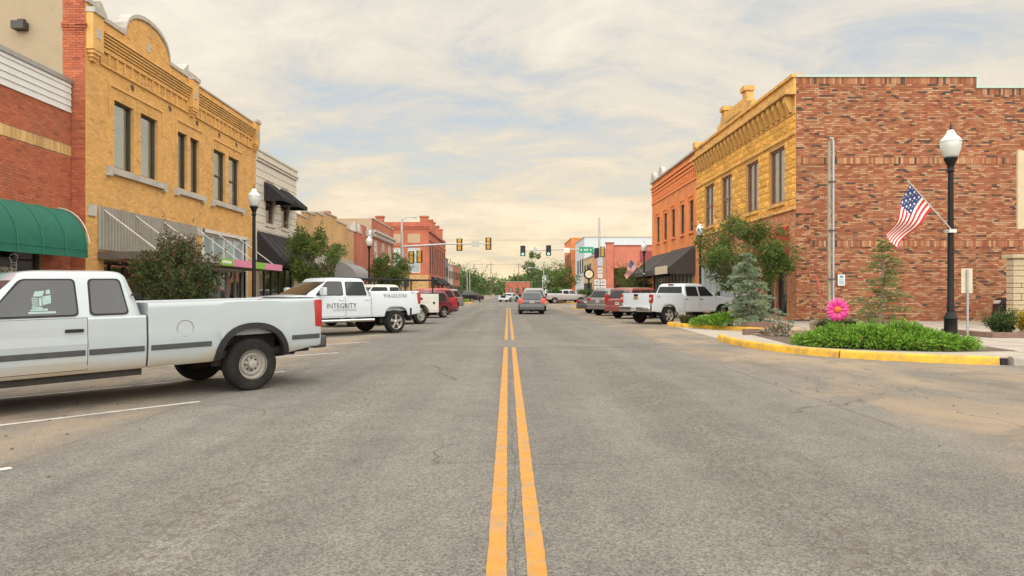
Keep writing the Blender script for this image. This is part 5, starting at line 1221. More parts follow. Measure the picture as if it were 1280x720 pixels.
# ---- 4: white pickup on the right
S4 = pick_spec(paint=P_WHT, W=2.03, wb=3.65, ro=1.10, fo=.95, r=.40, Ra=.50, sq=2.5, zr=.53, belt=1.27, bf=.98, rim='five', rr=.63,
    top=[(-1.10,1.42),(.98,1.41),(1.0,1.25),(3.25,1.26),(3.45,1.26),(4.60,1.16)], doors=((1.05,2.02),(2.05,3.12)), handles=((1.18,1.13),(2.18,1.13)),
    G=dict(ze=1.76, zt=1.88, xr0=1.0, xr1=1.14, xf0=3.4, xf1=2.6, in0=.04, in1=.20, wins=[[(1.2,1.3),(1.98,1.3),(1.94,1.71),(1.26,1.71)], [(2.1,1.3),(3.02,1.3),(2.55,1.71),(2.1,1.71)]], rgm=.14),
    tail=dict(y=(.17,.006), z=(.98,1.36), wrap=.09, rev=.5), bump=(.56,.80), bmat=CHR, plate=('b',0,.69), bout=.16)
v4, TR, yz, body, cab, W2 = make_vehicle('pickup_truck', 'white crew cab pickup with gold tailgate emblem parked beside the sandstone block', 'pickup truck', (7.3, 31.3), 33, -1, S4)
tg = pickup_tail(v4, TR, W2, S4)
GOLD = mat('emblem_gold', (.55,.33,.05), .35, metal=.6)
mb = MB(TR); mb.prism([(-.17,-.035),(-.06,-.035),(-.06,-.07),(.06,-.07),(.06,-.035),(.17,-.035),(.14,.035),(.06,.035),(.06,.07),(-.06,.07),(-.06,.035),(-.14,.035)], lambda y, z: (-1.108, y, 1.19+z), lambda y, z: (-1.122, y, 1.19+z)); mb.build('emblem', GOLD, tg, local=True)
letters('Z71', .13, v4, -.62, 1.25, -1, 1.2, mat('lettering_red', (.45,.03,.03), .6), yfn=yz)
mb = MB(TR); rbox(mb, 1.10, 1.2, -.16, .16, 1.82, 1.85, .008); mb.build('brake_lamp', LRED, cab, local=True)
mb = MB(TR); mb.box(-1.28, -1.1, -.03, .03, .46, .52); mb.lathe([(.03,0),(.03,.06),(.001,.08)], (-1.27,0,.52), 8); mb.build('tow_hitch', UND, v4, local=True)

def car_spec(kind, **k):
    base = dict(
        suv=dict(kind='car', W=1.90, wb=2.75, ro=.88, fo=.88, r=.36, zr=.40, belt=1.12, rim='five', top=[(-.88,.98),(-.80,1.10),(2.15,1.10),(2.35,1.10),(3.5,.98),(3.63,.80)],
            doors=((.25,1.05),(1.08,2.05)), handles=((.36,.98),(1.2,.98)), G=dict(name='greenhouse', ze=1.60, zt=1.72, xr0=-.84, xr1=-.55, xf0=2.25, xf1=1.45, in0=.05, in1=.22, wins=[[(-.62,1.15),(.05,1.15),(.08,1.56),(-.42,1.56)],[(.16,1.15),(.98,1.15),(.96,1.56),(.16,1.56)],[(1.08,1.15),(1.95,1.15),(1.5,1.56),(1.06,1.56)]], rgm=.13),
            tail=dict(y=(.30,.004), z=(.92,1.10), wrap=.14), bump=(.40,.72), bout=.06, plate=('t',0,.84), nose_r=.6, nose_in=.14, tail_in=.04, tail_r=.25),
        sedan=dict(kind='car', W=1.86, wb=2.80, ro=1.08, fo=.92, r=.33, zr=.30, belt=.93, rim='five', top=[(-1.08,.78),(-1.0,.96),(-.35,.98),(1.95,.93),(2.2,.93),(3.5,.80),(3.72,.62)],
            doors=((.25,1.05),(1.08,2.05)), handles=((.36,.82),(1.2,.82)), G=dict(name='greenhouse', ze=1.34, zt=1.42, xr0=-.62, xr1=.10, xf0=2.25, xf1=1.30, in0=.07, in1=.28, wins=[[(-.05,.97),(.95,.97),(.93,1.31),(.36,1.31)],[(1.05,.97),(1.95,.97),(1.33,1.31),(1.03,1.31)]], rgm=.15),
            tail=dict(y=(.42,.002), z=(.74,.90), wrap=.12), bump=(.32,.66), bout=.06, plate=('t',0,.80), nose_r=.6, nose_in=.14, tail_in=.06, tail_r=.3),
        hatch=dict(kind='car', W=1.70, wb=2.50, ro=.72, fo=.80, r=.31, zr=.28, belt=.95, rim='five', top=[(-.72,.80),(-.66,.93),(1.75,.93),(2.05,.93),(3.05,.82),(3.30,.62)],
            doors=((.25,1.0),(1.03,1.95)), handles=((.36,.85),(1.14,.85)), G=dict(name='greenhouse', ze=1.44, zt=1.53, xr0=-.68, xr1=-.38, xf0=2.2, xf1=1.15, in0=.06, in1=.24, wins=[[(-.25,.98),(.95,.98),(.93,1.40),(-.18,1.38)],[(1.05,.98),(1.9,.98),(1.2,1.40),(1.03,1.40)]], rgm=.12),
            tail=dict(y=(.22,.006), z=(.78,1.05), wrap=.16), bump=(.28,.66), bout=.07, plate=('t',0,.83), nose_r=.6, nose_in=.15, tail_in=.06, tail_r=.25))[kind]
    d = dict(base); d.update(k); return d
def scale_G(d, **k): g = dict(d['G']); g.update(k); d['G'] = g; return d
mk = lambda nm, lb, cat, P, a, near, S: make_vehicle(nm, lb, cat, P, a, near, S)
# left row, further on
mk('hatchback', 'dark maroon small car parked behind the white utility truck', 'car', (-3.75, 39.3), 180+50, 1, car_spec('hatch', paint=P_MAR, tail=dict(y=(.2,.006), z=(.80,1.0), wrap=.22)))
mk('suv', 'bright red sport utility vehicle parked past the maroon car', 'car', (-4.0, 44.5), 180+50, 1, car_spec('suv', paint=P_RED))
mk('suv', 'silver grey sport utility vehicle parked past the red one', 'car', (-4.1, 52.5), 180+50, 1, car_spec('suv', paint=P_SLV))
mk('suv', 'black sport utility vehicle parked across the junction by the slate front', 'car', (-5.5, 103), 180+40, 1, car_spec('suv', paint=P_BLK))
mk('sedan', 'black saloon parked just past the black sport utility vehicle', 'car', (-4.6, 112), 180+60, 1, car_spec('sedan', paint=P_BLK))
mk('sedan', 'white saloon facing us beyond the junction', 'car', (1.3, 108), 250, 1, car_spec('sedan', paint=P_WHT))
# travelling away from us
mk('hatchback', 'grey hatchback driving away in the right lane with red tail lamps', 'car', (1.58, 45.9), 90, 0, car_spec('hatch', paint=P_GRY, tail=dict(y=(.22,.01), z=(.74,1.06), wrap=.16, mat=LRED_ON), glass=VGL2))
mk('suv', 'silver sport utility vehicle driving ahead of the grey hatchback', 'car', (2.0, 53.0), 90, 0, scale_G(car_spec('suv', paint=P_SLV), ze=1.66, zt=1.80))
S5 = pick_spec(paint=P_SIL2, top=[(-1.12,1.36),(.98,1.35),(1.0,1.22),(3.25,1.23),(4.60,1.12)], G=S4['G'])
v5, TR, yz, body, cab, W2 = mk('pickup_truck', 'silver pickup standing at the far corner by the planted island', 'pickup truck', (6.2, 91.0), 12, -1, S5); pickup_tail(v5, TR, W2, S5)
# right row
mk('suv', 'rose red sport utility vehicle parked between the white pickup and the taupe one', 'car', (7.2, 37.4), 36, -1, car_spec('suv', paint=P_ROSE, tail=dict(y=(.18,.004), z=(.85,1.35), wrap=.14)))
mk('suv', 'taupe sport utility vehicle with cream number plate parked past the rose red one', 'car', (6.75, 42.3), 36, -1, scale_G(car_spec('suv', paint=P_TAU, plate=('t',0,.90)), ze=1.58, zt=1.72))
mk('sedan', 'dark grey saloon parked past the taupe sport utility vehicle', 'car', (6.7, 47.2), 36, -1, car_spec('sedan', paint=P_GRY))
mk('suv', 'black sport utility vehicle nosing out behind the stone pier', 'car', (23.95, 27.0), 180, 1, scale_G(car_spec('suv', paint=P_BLK, r=.39, top=[(-.88,.98),(-.80,1.2),(2.15,1.2),(2.35,1.25),(3.5,1.2),(3.63,.95)], headz=(.9,1.12)), ze=1.75, zt=1.9))
# ================================================================== VEGETATION
def leafmat(name, tr=.35):
    m = bpy.data.materials.new(name); m.use_nodes = True; t = m.node_tree; b = t.nodes['Principled BSDF']; n = t.nodes.new; l = t.links.new
    at = n('ShaderNodeAttribute'); at.attribute_name = 'Col'; b.inputs['Roughness'].default_value = .55
    b.inputs['Specular IOR Level'].default_value = .3; l(at.outputs['Color'], b.inputs['Base Color'])
    tl_ = n('ShaderNodeBsdfTranslucent'); l(at.outputs['Color'], tl_.inputs['Color']); mi = n('ShaderNodeMixShader'); mi.inputs[0].default_value = tr
    l(b.outputs[0], mi.inputs[1]); l(tl_.outputs[0], mi.inputs[2]); l(mi.outputs[0], t.nodes['Material Output'].inputs[0]); return m
LEAF = leafmat('leaf')
BARK = mat('bark', (.17,.12,.085), .9, .25, 9, .4, 30); BARKG = mat('bark_grey', (.24,.20,.16), .9, .2, 9, .4, 30)
def rvec(r):
    while True:
        v = Vector((r.uniform(-1,1), r.uniform(-1,1), r.uniform(-1,1)))
        if .05 < v.length < 1: return v.normalized()
def leaf(mb, p, d, l, w_, col, r):
    d = d.normalized(); s = d.cross(rvec(r)).normalized()*w_; a = p; b = p + d*l*.45 + s; c = p + d*l; e = p + d*l*.45 - s
    mb.v += [tuple(a), tuple(b), tuple(c), tuple(e)]; o = len(mb.v)-4; mb.f.append((o, o+1, o+2, o+3)); mb.c += [col]*4
def tree(name, label, loc, width, height, seed, pal, n=6000, ls=.07, stems=5, base=.28, bark=BARK, group=None, shape=1.0, cat='tree', clumps=46, cr=.26, tip=None):
    r = random.Random(seed); root = thing(name, label, cat, loc, 0, group)
    cz = height*(base + (1-base)*.5); rz = height*(1-base)*.5; rx = width/2
    cl = []
    while len(cl) < clumps:
        v = rvec(r)*r.uniform(.35, 1)**.6; k = 1 - .28*shape*max(0, -v.z)
        p = Vector((v.x*rx*.86*k, v.y*rx*.86*k, cz + v.z*rz*.88)); cl.append((p, rx*cr*r.uniform(.6, 1.25)))
    mt = MB(); ends = []
    for i in range(stems):
        a = 2*math.pi*(i + r.uniform(-.3,.3))/stems; e = Vector((math.cos(a)*rx*.38, math.sin(a)*rx*.38, height*(base+.22))) if stems > 1 else Vector((r.uniform(-.1,.1), r.uniform(-.1,.1), height*(base+.25)))
        b0 = Vector((math.cos(a)*.08, math.sin(a)*.08, -.05)) if stems > 1 else Vector((0,0,-.05)); r0 = (.03 if stems > 1 else .055)*height/3*(1 if stems > 1 else 1)
        mt.tube([b0, b0.lerp(e, .35)+Vector((r.uniform(-.05,.05), r.uniform(-.05,.05), .06)), b0.lerp(e, .7)+Vector((r.uniform(-.07,.07), r.uniform(-.07,.07), .03)), e], [r0, r0*.85, r0*.7, r0*.55], 7); ends.append((e, r0*.55))
    for (p, cr_) in cl:
        e, re = min(ends, key=lambda q: (q[0]-p).length + r.uniform(0, rx*.4)); m_ = e.lerp(p, .5) + Vector((r.uniform(-.08,.08), r.uniform(-.08,.08), -.04*height/3))
        mt.tube([e, m_, p], [re*.6, re*.42, re*.18], 5)
    mt.build('trunk', bark, root, smooth=60, local=True)
    mb = MB()
    for i in range(n):
        p, cr_ = cl[r.randrange(len(cl))]; v = rvec(r); q = p + v*cr_*r.uniform(.15, 1.0)**.55 + Vector((0,0,-.05*cr_))
        c = pick(r, tip if (tip and q.z > cz + rz*.25 and r.random() < .45) else pal); d = (v*.7 + rvec(r)*.8 + Vector((0,0,.15)))
        leaf(mb, q, d, ls*r.uniform(.7, 1.35), ls*.24*r.uniform(.8, 1.3), c, r)
    # loose shoots that break the outline
    for i in range(clumps):
        p, cr_ = cl[i]; out_ = (p - Vector((0,0,cz))).normalized(); out_.z += .35; L_ = cr_*r.uniform(.9, 1.9)
        for k in range(14): q = p + out_*L_*(k/14+.25); leaf(mb, q, out_*.6 + rvec(r), ls*r.uniform(.7,1.2), ls*.24, pick(r, tip or pal), r)
    mb.build('crown', LEAF, root, recalc=False, local=True); return root
MYR = [(4,(.055,.085,.027)),(3,(.080,.115,.034)),(2,(.038,.058,.02)),(.8,(.12,.085,.03))]; MYT = [(2,(.12,.055,.028)),(2,(.08,.10,.03)),(.35,(.18,.05,.045))]
MYG = [(4,(.085,.135,.028)),(3,(.115,.17,.035)),(2,(.055,.09,.02)),(.8,(.16,.16,.04))]
tree('crape_myrtle', 'bushy dark green crape myrtle with reddish tips in front of the yellow brick block', (-9.35, 19.3, .15), 2.75, 2.98, 11, MYR, 13000, .09, base=.18, tip=MYT, clumps=66, cr=.22)
tree('crape_myrtle', 'green crape myrtle in front of the black awnings of the white front', (-9.45, 33.4, .15), 3.4, 4.5, 12, MYG, 10000, .12, cr=.22, base=.26)
tree('crape_myrtle', 'green crape myrtle beside the red brick fronts further down the left pavement', (-9.6, 55.0, .15), 3.7, 4.75, 13, MYG, 9000, .15, base=.24)
tree('crape_myrtle', 'wide green crape myrtle by the red door awning of the sandstone block', (10.3, 29.6, .15), 4.8, 4.75, 14, MYG, 21000, .11, base=.24, clumps=84, stems=6, cr=.19, tip=[(3,(.13,.17,.035)),(1,(.17,.10,.04))])
tree('crape_myrtle', 'small green tree behind the parked cars beside the orange building', (11.2, 60.5, .15), 3.4, 4.0, 15, MYG, 3500, .15, base=.22)
tree('crape_myrtle', 'small tree on the planted island by the street clock', (8.2, 97.5, .15), 4.4, 5.2, 16, MYG, 3600, .20, base=.25)
tree('crape_myrtle', 'small tree on the far island behind the silver pickup', (7.0, 104, .15), 4.0, 4.6, 17, MYG, 3000, .22, base=.25)
def cedar(name, label, loc, width, height, seed, pal, n_wh, ls, dense_=1.0, up=.15, droop=.25, bark=BARKG):
    r = random.Random(seed); root = thing(name, label, 'conifer', loc); mt = MB(); mb = MB(); lean = Vector((r.uniform(-.05,.05), r.uniform(-.05,.05), 1))
    mt.tube([Vector((0,0,-.05)), lean*height*.5 + Vector((.03,0,0)), lean*height], [.022*height, .014*height, .004], 7)
    for k in range(n_wh):
        t = .06 + .92*k/(n_wh-1); z = height*(t + r.uniform(-.5,.5)/n_wh)
        for j in range(r.choice((4,5,5,6))):
            a = r.uniform(0, 6.283); L_ = width/2*((1-t)**.75*.95+.07)*r.choice((.45,.7,.85,1.0,1.2))*r.uniform(.85,1.1); pts = []; z = height*min(.99, max(.04, t + r.uniform(-.6,.6)/n_wh))
            for q in range(6):
                s = q/5; pts.append(Vector((math.cos(a)*L_*s + lean.x*z, math.sin(a)*L_*s + lean.y*z, z + L_*(up*s*1.6 - droop*s*s*1.4))))
            mt.tube(pts, [.006*height*(1-t*.6)*(1-.14*q) for q in range(6)], 4)
            nl = int(26*dense_*L_/(width/2)) + 6
            for q in range(nl):
                s = r.uniform(.12, 1.0); i = min(4, int(s*5)); p = pts[i].lerp(pts[i+1], s*5-i); side = Vector((-math.sin(a), math.cos(a), 0))*r.choice((-1,1))
                d = (pts[5]-pts[0]).normalized()*.6 + side*.8 + Vector((0,0,r.uniform(-.25,.15))); sl = L_*.34*(1.1-s)*r.uniform(.5,1.1) + .05
                for w_ in range(4):
                    qq = p + d.normalized()*sl*w_/4
                    for _ in range(3): leaf(mb, qq, d + rvec(r)*.9, ls*r.uniform(.7,1.3), ls*.16, pick(r, pal), r)
    mt.build('trunk', bark, root, smooth=60, local=True); mb.build('crown', LEAF, root, recalc=False, local=True); return root
BLU = [(4,(.23,.30,.19)),(3,(.28,.36,.235)),(2,(.15,.20,.115)),(.6,(.32,.33,.18))]
cedar('blue_cedar', 'silvery blue green cedar with drooping tiers in front of the crape myrtle', (9.35, 26.4, .2), 2.75, 2.75, 21, BLU, 20, .10, .62)
YGR = [(3,(.26,.27,.08)),(3,(.20,.24,.08)),(2,(.30,.26,.10)),(1,(.15,.16,.07))]
cedar('young_cedar', 'thin yellowish young cedar standing before the mottled brick wall', (11.4, 21.0, .2), 2.3, 2.85, 22, YGR, 26, .065, .34, .22, .24)
# juniper mats and grasses
JUN = [(4,(.15,.30,.03)),(3,(.20,.36,.045)),(3,(.07,.15,.015)),(1,(.27,.42,.07)),(.25,(.20,.15,.06))]
def mat_shrub(name, label, cx_, cy_, rx, ry, h, z0, seed, n, ls, pal, cat='shrub', rot=0.0, flat=.55):
    r = random.Random(seed); root = thing(name, label, cat, (cx_, cy_, z0), rot); mb = MB(); tw = MB()
    for i in range(n):
        a = r.uniform(0, 6.283); q = math.sqrt(r.random()); x, y = math.cos(a)*rx*q, math.sin(a)*ry*q
        hh = h*(1-q**2.6)*r.uniform(.72,1.05) + .05; p = Vector((x, y, hh)); d = Vector((x/rx, y/ry, flat + r.uniform(-.25,.35))) + rvec(r)*.5
        hv = .78 + .3*math.sin(x*4.1+seed) * math.sin(y*5.3+1.7); p.z *= hv
        if q > .86: p.z = r.uniform(.03, .2)*h/.4; d.z -= .25
        L_ = ls*r.uniform(2.0, 4.6); d.normalize(); c0 = pick(r, pal)
        for k in range(7):
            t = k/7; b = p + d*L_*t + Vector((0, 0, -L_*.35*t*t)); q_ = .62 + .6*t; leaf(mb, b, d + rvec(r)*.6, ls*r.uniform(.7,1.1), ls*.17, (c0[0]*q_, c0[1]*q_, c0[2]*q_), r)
        if i % 6 == 0: tw.tube([(x*.6, y*.6, 0), tuple(p)], [.008, .004], 4)
    tw.build('stem', BARK, root, local=True); mb.build('foliage', LEAF, root, recalc=False, local=True); return root
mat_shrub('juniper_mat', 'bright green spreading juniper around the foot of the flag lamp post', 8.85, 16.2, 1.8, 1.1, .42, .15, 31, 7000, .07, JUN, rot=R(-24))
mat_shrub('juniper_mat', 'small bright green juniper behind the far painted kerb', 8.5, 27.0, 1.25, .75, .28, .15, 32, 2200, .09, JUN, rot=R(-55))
GRD = [(3,(.05,.075,.025)),(3,(.075,.10,.035)),(2,(.11,.11,.05))]; BRN = [(3,(.17,.12,.06)),(2,(.12,.11,.045)),(2,(.22,.16,.09))]
def grass_clump(name, label, loc, rad, h, seed, pal, n, cat='grass clump'):
    r = random.Random(seed); mb = MB()
    for i in range(n):
        a = r.uniform(0, 6.283); q = rad*.35*math.sqrt(r.random()); b = Vector((math.cos(a)*q, math.sin(a)*q, 0)); c = pick(r, pal); L_ = h*r.uniform(.7,1.15); o = Vector((math.cos(a), math.sin(a), 0))*rad*r.uniform(.25,1); w_ = .008
        s = Vector((-math.sin(a), math.cos(a), 0))*w_; p1 = b + o*.35 + Vector((0,0,L_*.65)); p2 = b + o + Vector((0,0,L_*r.uniform(.6,.95)))
        mb.add([tuple(b-s), tuple(b+s), tuple(p1+s), tuple(p1-s), tuple(p2)], [(0,1,2,3),(3,2,4)], c)
    o = mb.build(name, LEAF, None, recalc=False, loc=loc); return tag(o, label, cat)
grass_clump('ornamental_grass', 'dark strappy grass clump behind the pink metal flower', (9.0, 18.6, .15), .85, .72, 41, GRD, 900)
grass_clump('ornamental_grass', 'tawny dry grass clump at the foot of the blue cedar', (8.9, 26.3, .15), .55, .5, 42, BRN, 450)
grass_clump('ornamental_grass', 'brownish green grass tuft at the tip of the far painted island', (7.4, 28.6, .15), .45, .45, 43, BRN+GRD, 350)
# clipped bushes in the raised bed on the right
tree('clipped_bush', 'round dark green bush in the raised bed by the stone pier', (14.9, 20.6, .22), 1.0, .6, 51, [(4,(.05,.09,.02)),(3,(.07,.12,.03)),(2,(.035,.06,.015))], 3800, .06, stems=4, base=.05, cat='bush', clumps=46, cr=.34)
tree('golden_bush', 'yellow leaved bush beside the round green bush', (15.42, 20.0, .22), .95, .66, 52, [(4,(.40,.27,.02)),(3,(.32,.24,.03)),(2,(.20,.20,.03))], 3800, .06, stems=4, base=.05, cat='bush', clumps=42, cr=.34)
# flowers by the planter
WHF = [(3,(.6,.58,.5)),(2,(.45,.06,.10)),(4,(.07,.12,.03)),(2,(.05,.08,.02))]
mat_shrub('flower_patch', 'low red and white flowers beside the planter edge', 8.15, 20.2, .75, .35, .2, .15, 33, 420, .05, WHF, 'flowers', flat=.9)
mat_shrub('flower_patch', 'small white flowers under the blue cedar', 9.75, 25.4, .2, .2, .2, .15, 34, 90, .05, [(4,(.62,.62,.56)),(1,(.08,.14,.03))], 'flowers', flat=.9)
# far trees
FAR = [(4,(.10,.16,.05)),(3,(.13,.20,.065)),(2,(.07,.115,.04))]  # greens lightened in place of distance haze
r = random.Random(77)
tree('leafy_tree', 'large pale green tree rising behind the white warehouse', (22, 190, 0), 17, 12.5, 61, [(4,(.10,.17,.045)),(3,(.13,.20,.05)),(2,(.07,.11,.03))], 5200, .55, stems=1, base=.12, clumps=60)
tree('leafy_tree', 'large dark green tree next to the pale one behind the warehouse', (12, 240, 0), 12, 11, 62, FAR, 3600, .6, stems=1, base=.15)
pine = tree('pine_tree', 'tall thin pine with open crown above the far roofs', (6.6, 190, 0), 5.4, 13.4, 63, FAR, 900, .55, stems=1, base=.42, clumps=12, cr=.30, bark=BARK)
k_ = 0
for (x, y, wd, ht) in ((-30,150,10,9.5),(-16,178,9,9.5),(-18,200,9,9),(-14,230,10,9),(-22,260,14,11),(-12,300,14,9),(-6,330,15,9),(2,345,15,9),(10,330,14,10),(9,300,10,10),(16,290,13,12),(27,262,15,14),(-34,300,16,12),(38,300,18,14),(-20,345,16,10),(24,345,18,12),(3.5,285,7,9)):
    k_ += 1; tree('far_tree', 'green tree in the belt closing the far end of the street', (x, y, 0), wd, ht, 70+k_, FAR, 1900, .75, stems=1, base=.08, clumps=34, group='trees at the far end of the street')
wood = MB(); r = random.Random(5)
for i in range(9000):
    x = r.uniform(-420, 420); y = 430 + r.uniform(0, 30); hh = 9 + 3*math.sin(x*.07) + 2*math.sin(x*.19+1); z = r.uniform(0, hh); leaf(wood, Vector((x, y, z)), rvec(r), 2.6, 1.1, pick(r, FAR), r)
o = wood.build('distant_wood', LEAF, None, recalc=False); tag(o, 'hazy green wood along the horizon', 'wood'); o['kind'] = 'stuff'
# beds: soil, edging, rocks
SOIL = mat('soil', (.10,.07,.05), .95, .3, 6, .4, 30); EDG = mat('edging_brown', (.19,.12,.095), .9, .15, 6, .3, 40)
def bed(pts, z=.155): 
    mb = MB(); mb.poly([(x, y, z) for x, y in pts]); return mb.build('soil_bed', SOIL, walk_r, recalc=False)
bed([(7.0,17.0),(7.6,15.7),(9.4,14.7),(11.2,15.0),(11.6,17.4),(9.8,20.6),(7.4,20.6)])
bed([(7.2,28.8),(9.7,24.6),(10.9,25.6),(11.2,31),(8.5,30.2)])
bed([(13.9,19.6),(30,19.2),(30,21.6),(13.9,21.6)], .2)
mb = MB(); mb.prism([(7.15,20.85),(9.0,21.35),(9.05,21.2),(7.2,20.7)], lambda x, y: (x, y, .14), lambda x, y: (x, y, .33)); mb.build('planter_edge', EDG, walk_r)
mb = MB(); mb.prism([(8.5,25.9),(9.75,23.9),(9.9,24.0),(8.65,26.0)], lambda x, y: (x, y, .14), lambda x, y: (x, y, .36)); mb.build('planter_edge', EDG, walk_r)
mb = MB(); mb.box(13.7, 30, 19.3, 19.5, .14, .30); mb.box(13.7, 13.9, 19.5, 21.6, .14, .30); mb.build('planter_edge', EDG, walk_r)
def rock(loc, s, seed, label):
    r = random.Random(seed); bm = bmesh.new(); bmesh.ops.create_icosphere(bm, subdivisions=2, radius=1)
    for v in bm.verts: v.co *= r.uniform(.75, 1.1); v.co = Vector((v.co.x*s[0], v.co.y*s[1], v.co.z*s[2]))
    me = bpy.data.meshes.new('rock'); bm.to_mesh(me); bm.free(); me.materials.append(mat('rock_tan', (.34,.26,.18), .95, .25, 5, .6, 14))
    o = bpy.data.objects.new('rock', me); COL.objects.link(o); o.location = loc; tag(o, label, 'rock')
rock((8.35,19.6,.27), (.32,.22,.2), 1, 'low tan rock beside the red and white flowers'); rock((8.75,19.3,.40), (.28,.2,.3), 2, 'upright tan rock under the pink metal flower')
rock((9.7,18.9,.4), (.3,.25,.32), 3, 'tan boulder half hidden by the strappy grass'); rock((10.6,17.4,.27), (.16,.13,.14), 4, 'small pale rock at the back of the juniper')
# grass on the far left island
r = random.Random(9); mb = MB()
for i in range(2600):
    x, y = r.uniform(-8.6,-5.6), r.uniform(93.6, 99); leaf(mb, Vector((x, y, .15)), Vector((r.uniform(-.4,.4), r.uniform(-.4,.4), 1)), r.uniform(.25,.5), .06, pick(r, JUN), r)
o = mb.build('lawn_grass', LEAF, None, recalc=False); tag(o, 'bright green grass on the far corner island', 'grass'); o['kind'] = 'stuff'
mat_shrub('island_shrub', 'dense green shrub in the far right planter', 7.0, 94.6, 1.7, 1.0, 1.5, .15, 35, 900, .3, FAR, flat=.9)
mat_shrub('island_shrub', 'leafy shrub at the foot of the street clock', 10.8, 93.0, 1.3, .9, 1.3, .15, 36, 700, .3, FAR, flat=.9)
# ================================================================== STREET FURNITURE
IRON = mat('cast_iron_black', (.009,.009,.009), .5, .15, 8, .15, 40, spec=.25); GALV = mat('galvanised', (.38,.39,.39), .45, .12, 5, metal=.5); GLOBE = mat('lamp_globe', (.66,.67,.64), .18, .05, 3, coat=.4); GLCL = mat('lamp_globe_lower', (.52,.55,.52), .12, .06, 4, coat=.5)
def lamp_proto(loc, label, group):
    root = thing('street_lamp', label, 'street lamp', loc, 0, group)
    mb = MB(); mb.lathe([(.21,0),(.21,.12),(.18,.16),(.15,.22),(.14,.62),(.16,.66),(.12,.74),(.085,.82)], n=16); mb.build('base', IRON, root, smooth=40, local=True)
    mb = MB(); mb.lathe([(.082,.8),(.082,1.0),(.075,1.02),(.068,2.6),(.06,4.2)], n=14); mb.build('post', IRON, root, smooth=50, local=True)
    mb = MB(); mb.lathe([(.06,4.18),(.09,4.22),(.07,4.28),(.075,4.34),(.12,4.46),(.15,4.50),(.15,4.54)], n=16); mb.build('collar', IRON, root, smooth=40, local=True)
    mb = MB(); mb.lathe([(.13,4.54),(.17,4.60),(.215,4.74),(.232,4.88),(.225,4.93)], n=20); mb.build('globe', GLCL, root, smooth=60, local=True)
    mb = MB(); mb.lathe([(.238,4.93),(.24,4.945),(.19,5.02),(.12,5.09),(.09,5.16),(.075,5.20),(.03,5.22)], n=20); mb.build('globe_cap', GLOBE, root, smooth=50, local=True)
    mb = MB(); mb.lathe([(.03,5.2),(.035,5.24),(.012,5.28),(.018,5.32),(.004,5.40)], n=8); mb.build('finial', IRON, root, smooth=60, local=True); return root
LG = 'acorn globe street lamps'
L1 = lamp_proto((10.7, 16.5, .15), 'black acorn globe lamp post carrying a flag over the juniper mat', LG)
for loc, lb in (((-9.6,25.8,.15),'black acorn globe lamp post in front of the pink and green canopy'), ((10.95,38.9,.15),'black acorn globe lamp post behind the white pickup by the sandstone block'),
                ((10.7,53.7,.15),'black acorn globe lamp post with flag beside the orange building'), ((-9.7,47.7,.15),'black acorn globe lamp post near the stepped parapet shop')):
    c = copy_tree(L1); c.location = loc; c['label'] = lb
# flags
FLG = mat('flag_cloth', (1,1,1), .8, .04, 3, attr=True); POLE = mat('flag_pole', (.55,.55,.52), .35, .05, metal=.4)
def flag(loc, label, sc=1.0, rz=0.0):
    root = thing('flag', label, 'flag', loc, rz); mb = MB(); a0 = Vector((-.02,-.08,0)); tip = Vector((-1.1,-.12,1.18))*sc
    mb.tube([a0, tip], .014, 6); mb.build('flag_pole', POLE, root, local=True, smooth=50)
    mb = MB(); mb.box(-.09, .09, -.09, .09, -.05, .03); mb.build('bracket', POLE, root, local=True)
    mb = MB(); NA, NB_ = 39, 54; t0 = Vector((-1.06,-.12,1.11))*sc; t1 = Vector((-.52,-.11,.52))*sc; vs_ = []; cs = []
    for i in range(NA+1):
        a = i/NA
        for j in range(NB_+1):
            b = j/NB_; d = Vector((-.52,0,-1.22)).lerp(Vector((-.78,0,-.92)), a)*sc
            p = t0.lerp(t1, a) + d*b; ph = a*2.2 + b*7.5
            p += Vector((.05*math.sin(ph*1.1+1)*b, .12*math.sin(ph)*b**.7, .03*math.sin(ph+.6)*b))*sc; vs_.append(p)
    for i in range(NA):
        for j in range(NB_):
            a, b = (i+.5)/NA, (j+.5)/NB_; st = int(a*13); c = (.50,.02,.03) if st % 2 == 0 else (.66,.64,.60)
            if a < 7/13 and b < .4:
                c = (.025,.035,.13); ii = i//2; jj = j//2
                if i % 4 in (1,2) and j % 4 in (1,2) and (i//4 + j//4) % 2 == 0 or (i % 4 == 1 and j % 4 == 1): c = (.55,.55,.58)
            q = [vs_[i*(NB_+1)+j], vs_[i*(NB_+1)+j+1], vs_[(i+1)*(NB_+1)+j+1], vs_[(i+1)*(NB_+1)+j]]; mb.add([tuple(x) for x in q], [(0,1,2,3)], c)
    me = mb.mesh('cloth', FLG, None, False); o = inst('cloth', me, root)
    return root
flag((10.7, 16.5, 2.93), 'striped flag on a slanted pole fixed to the lamp post over the juniper'); flag((10.7, 53.7, 2.93), 'striped flag on the lamp post beside the orange building', 1.0, 0)
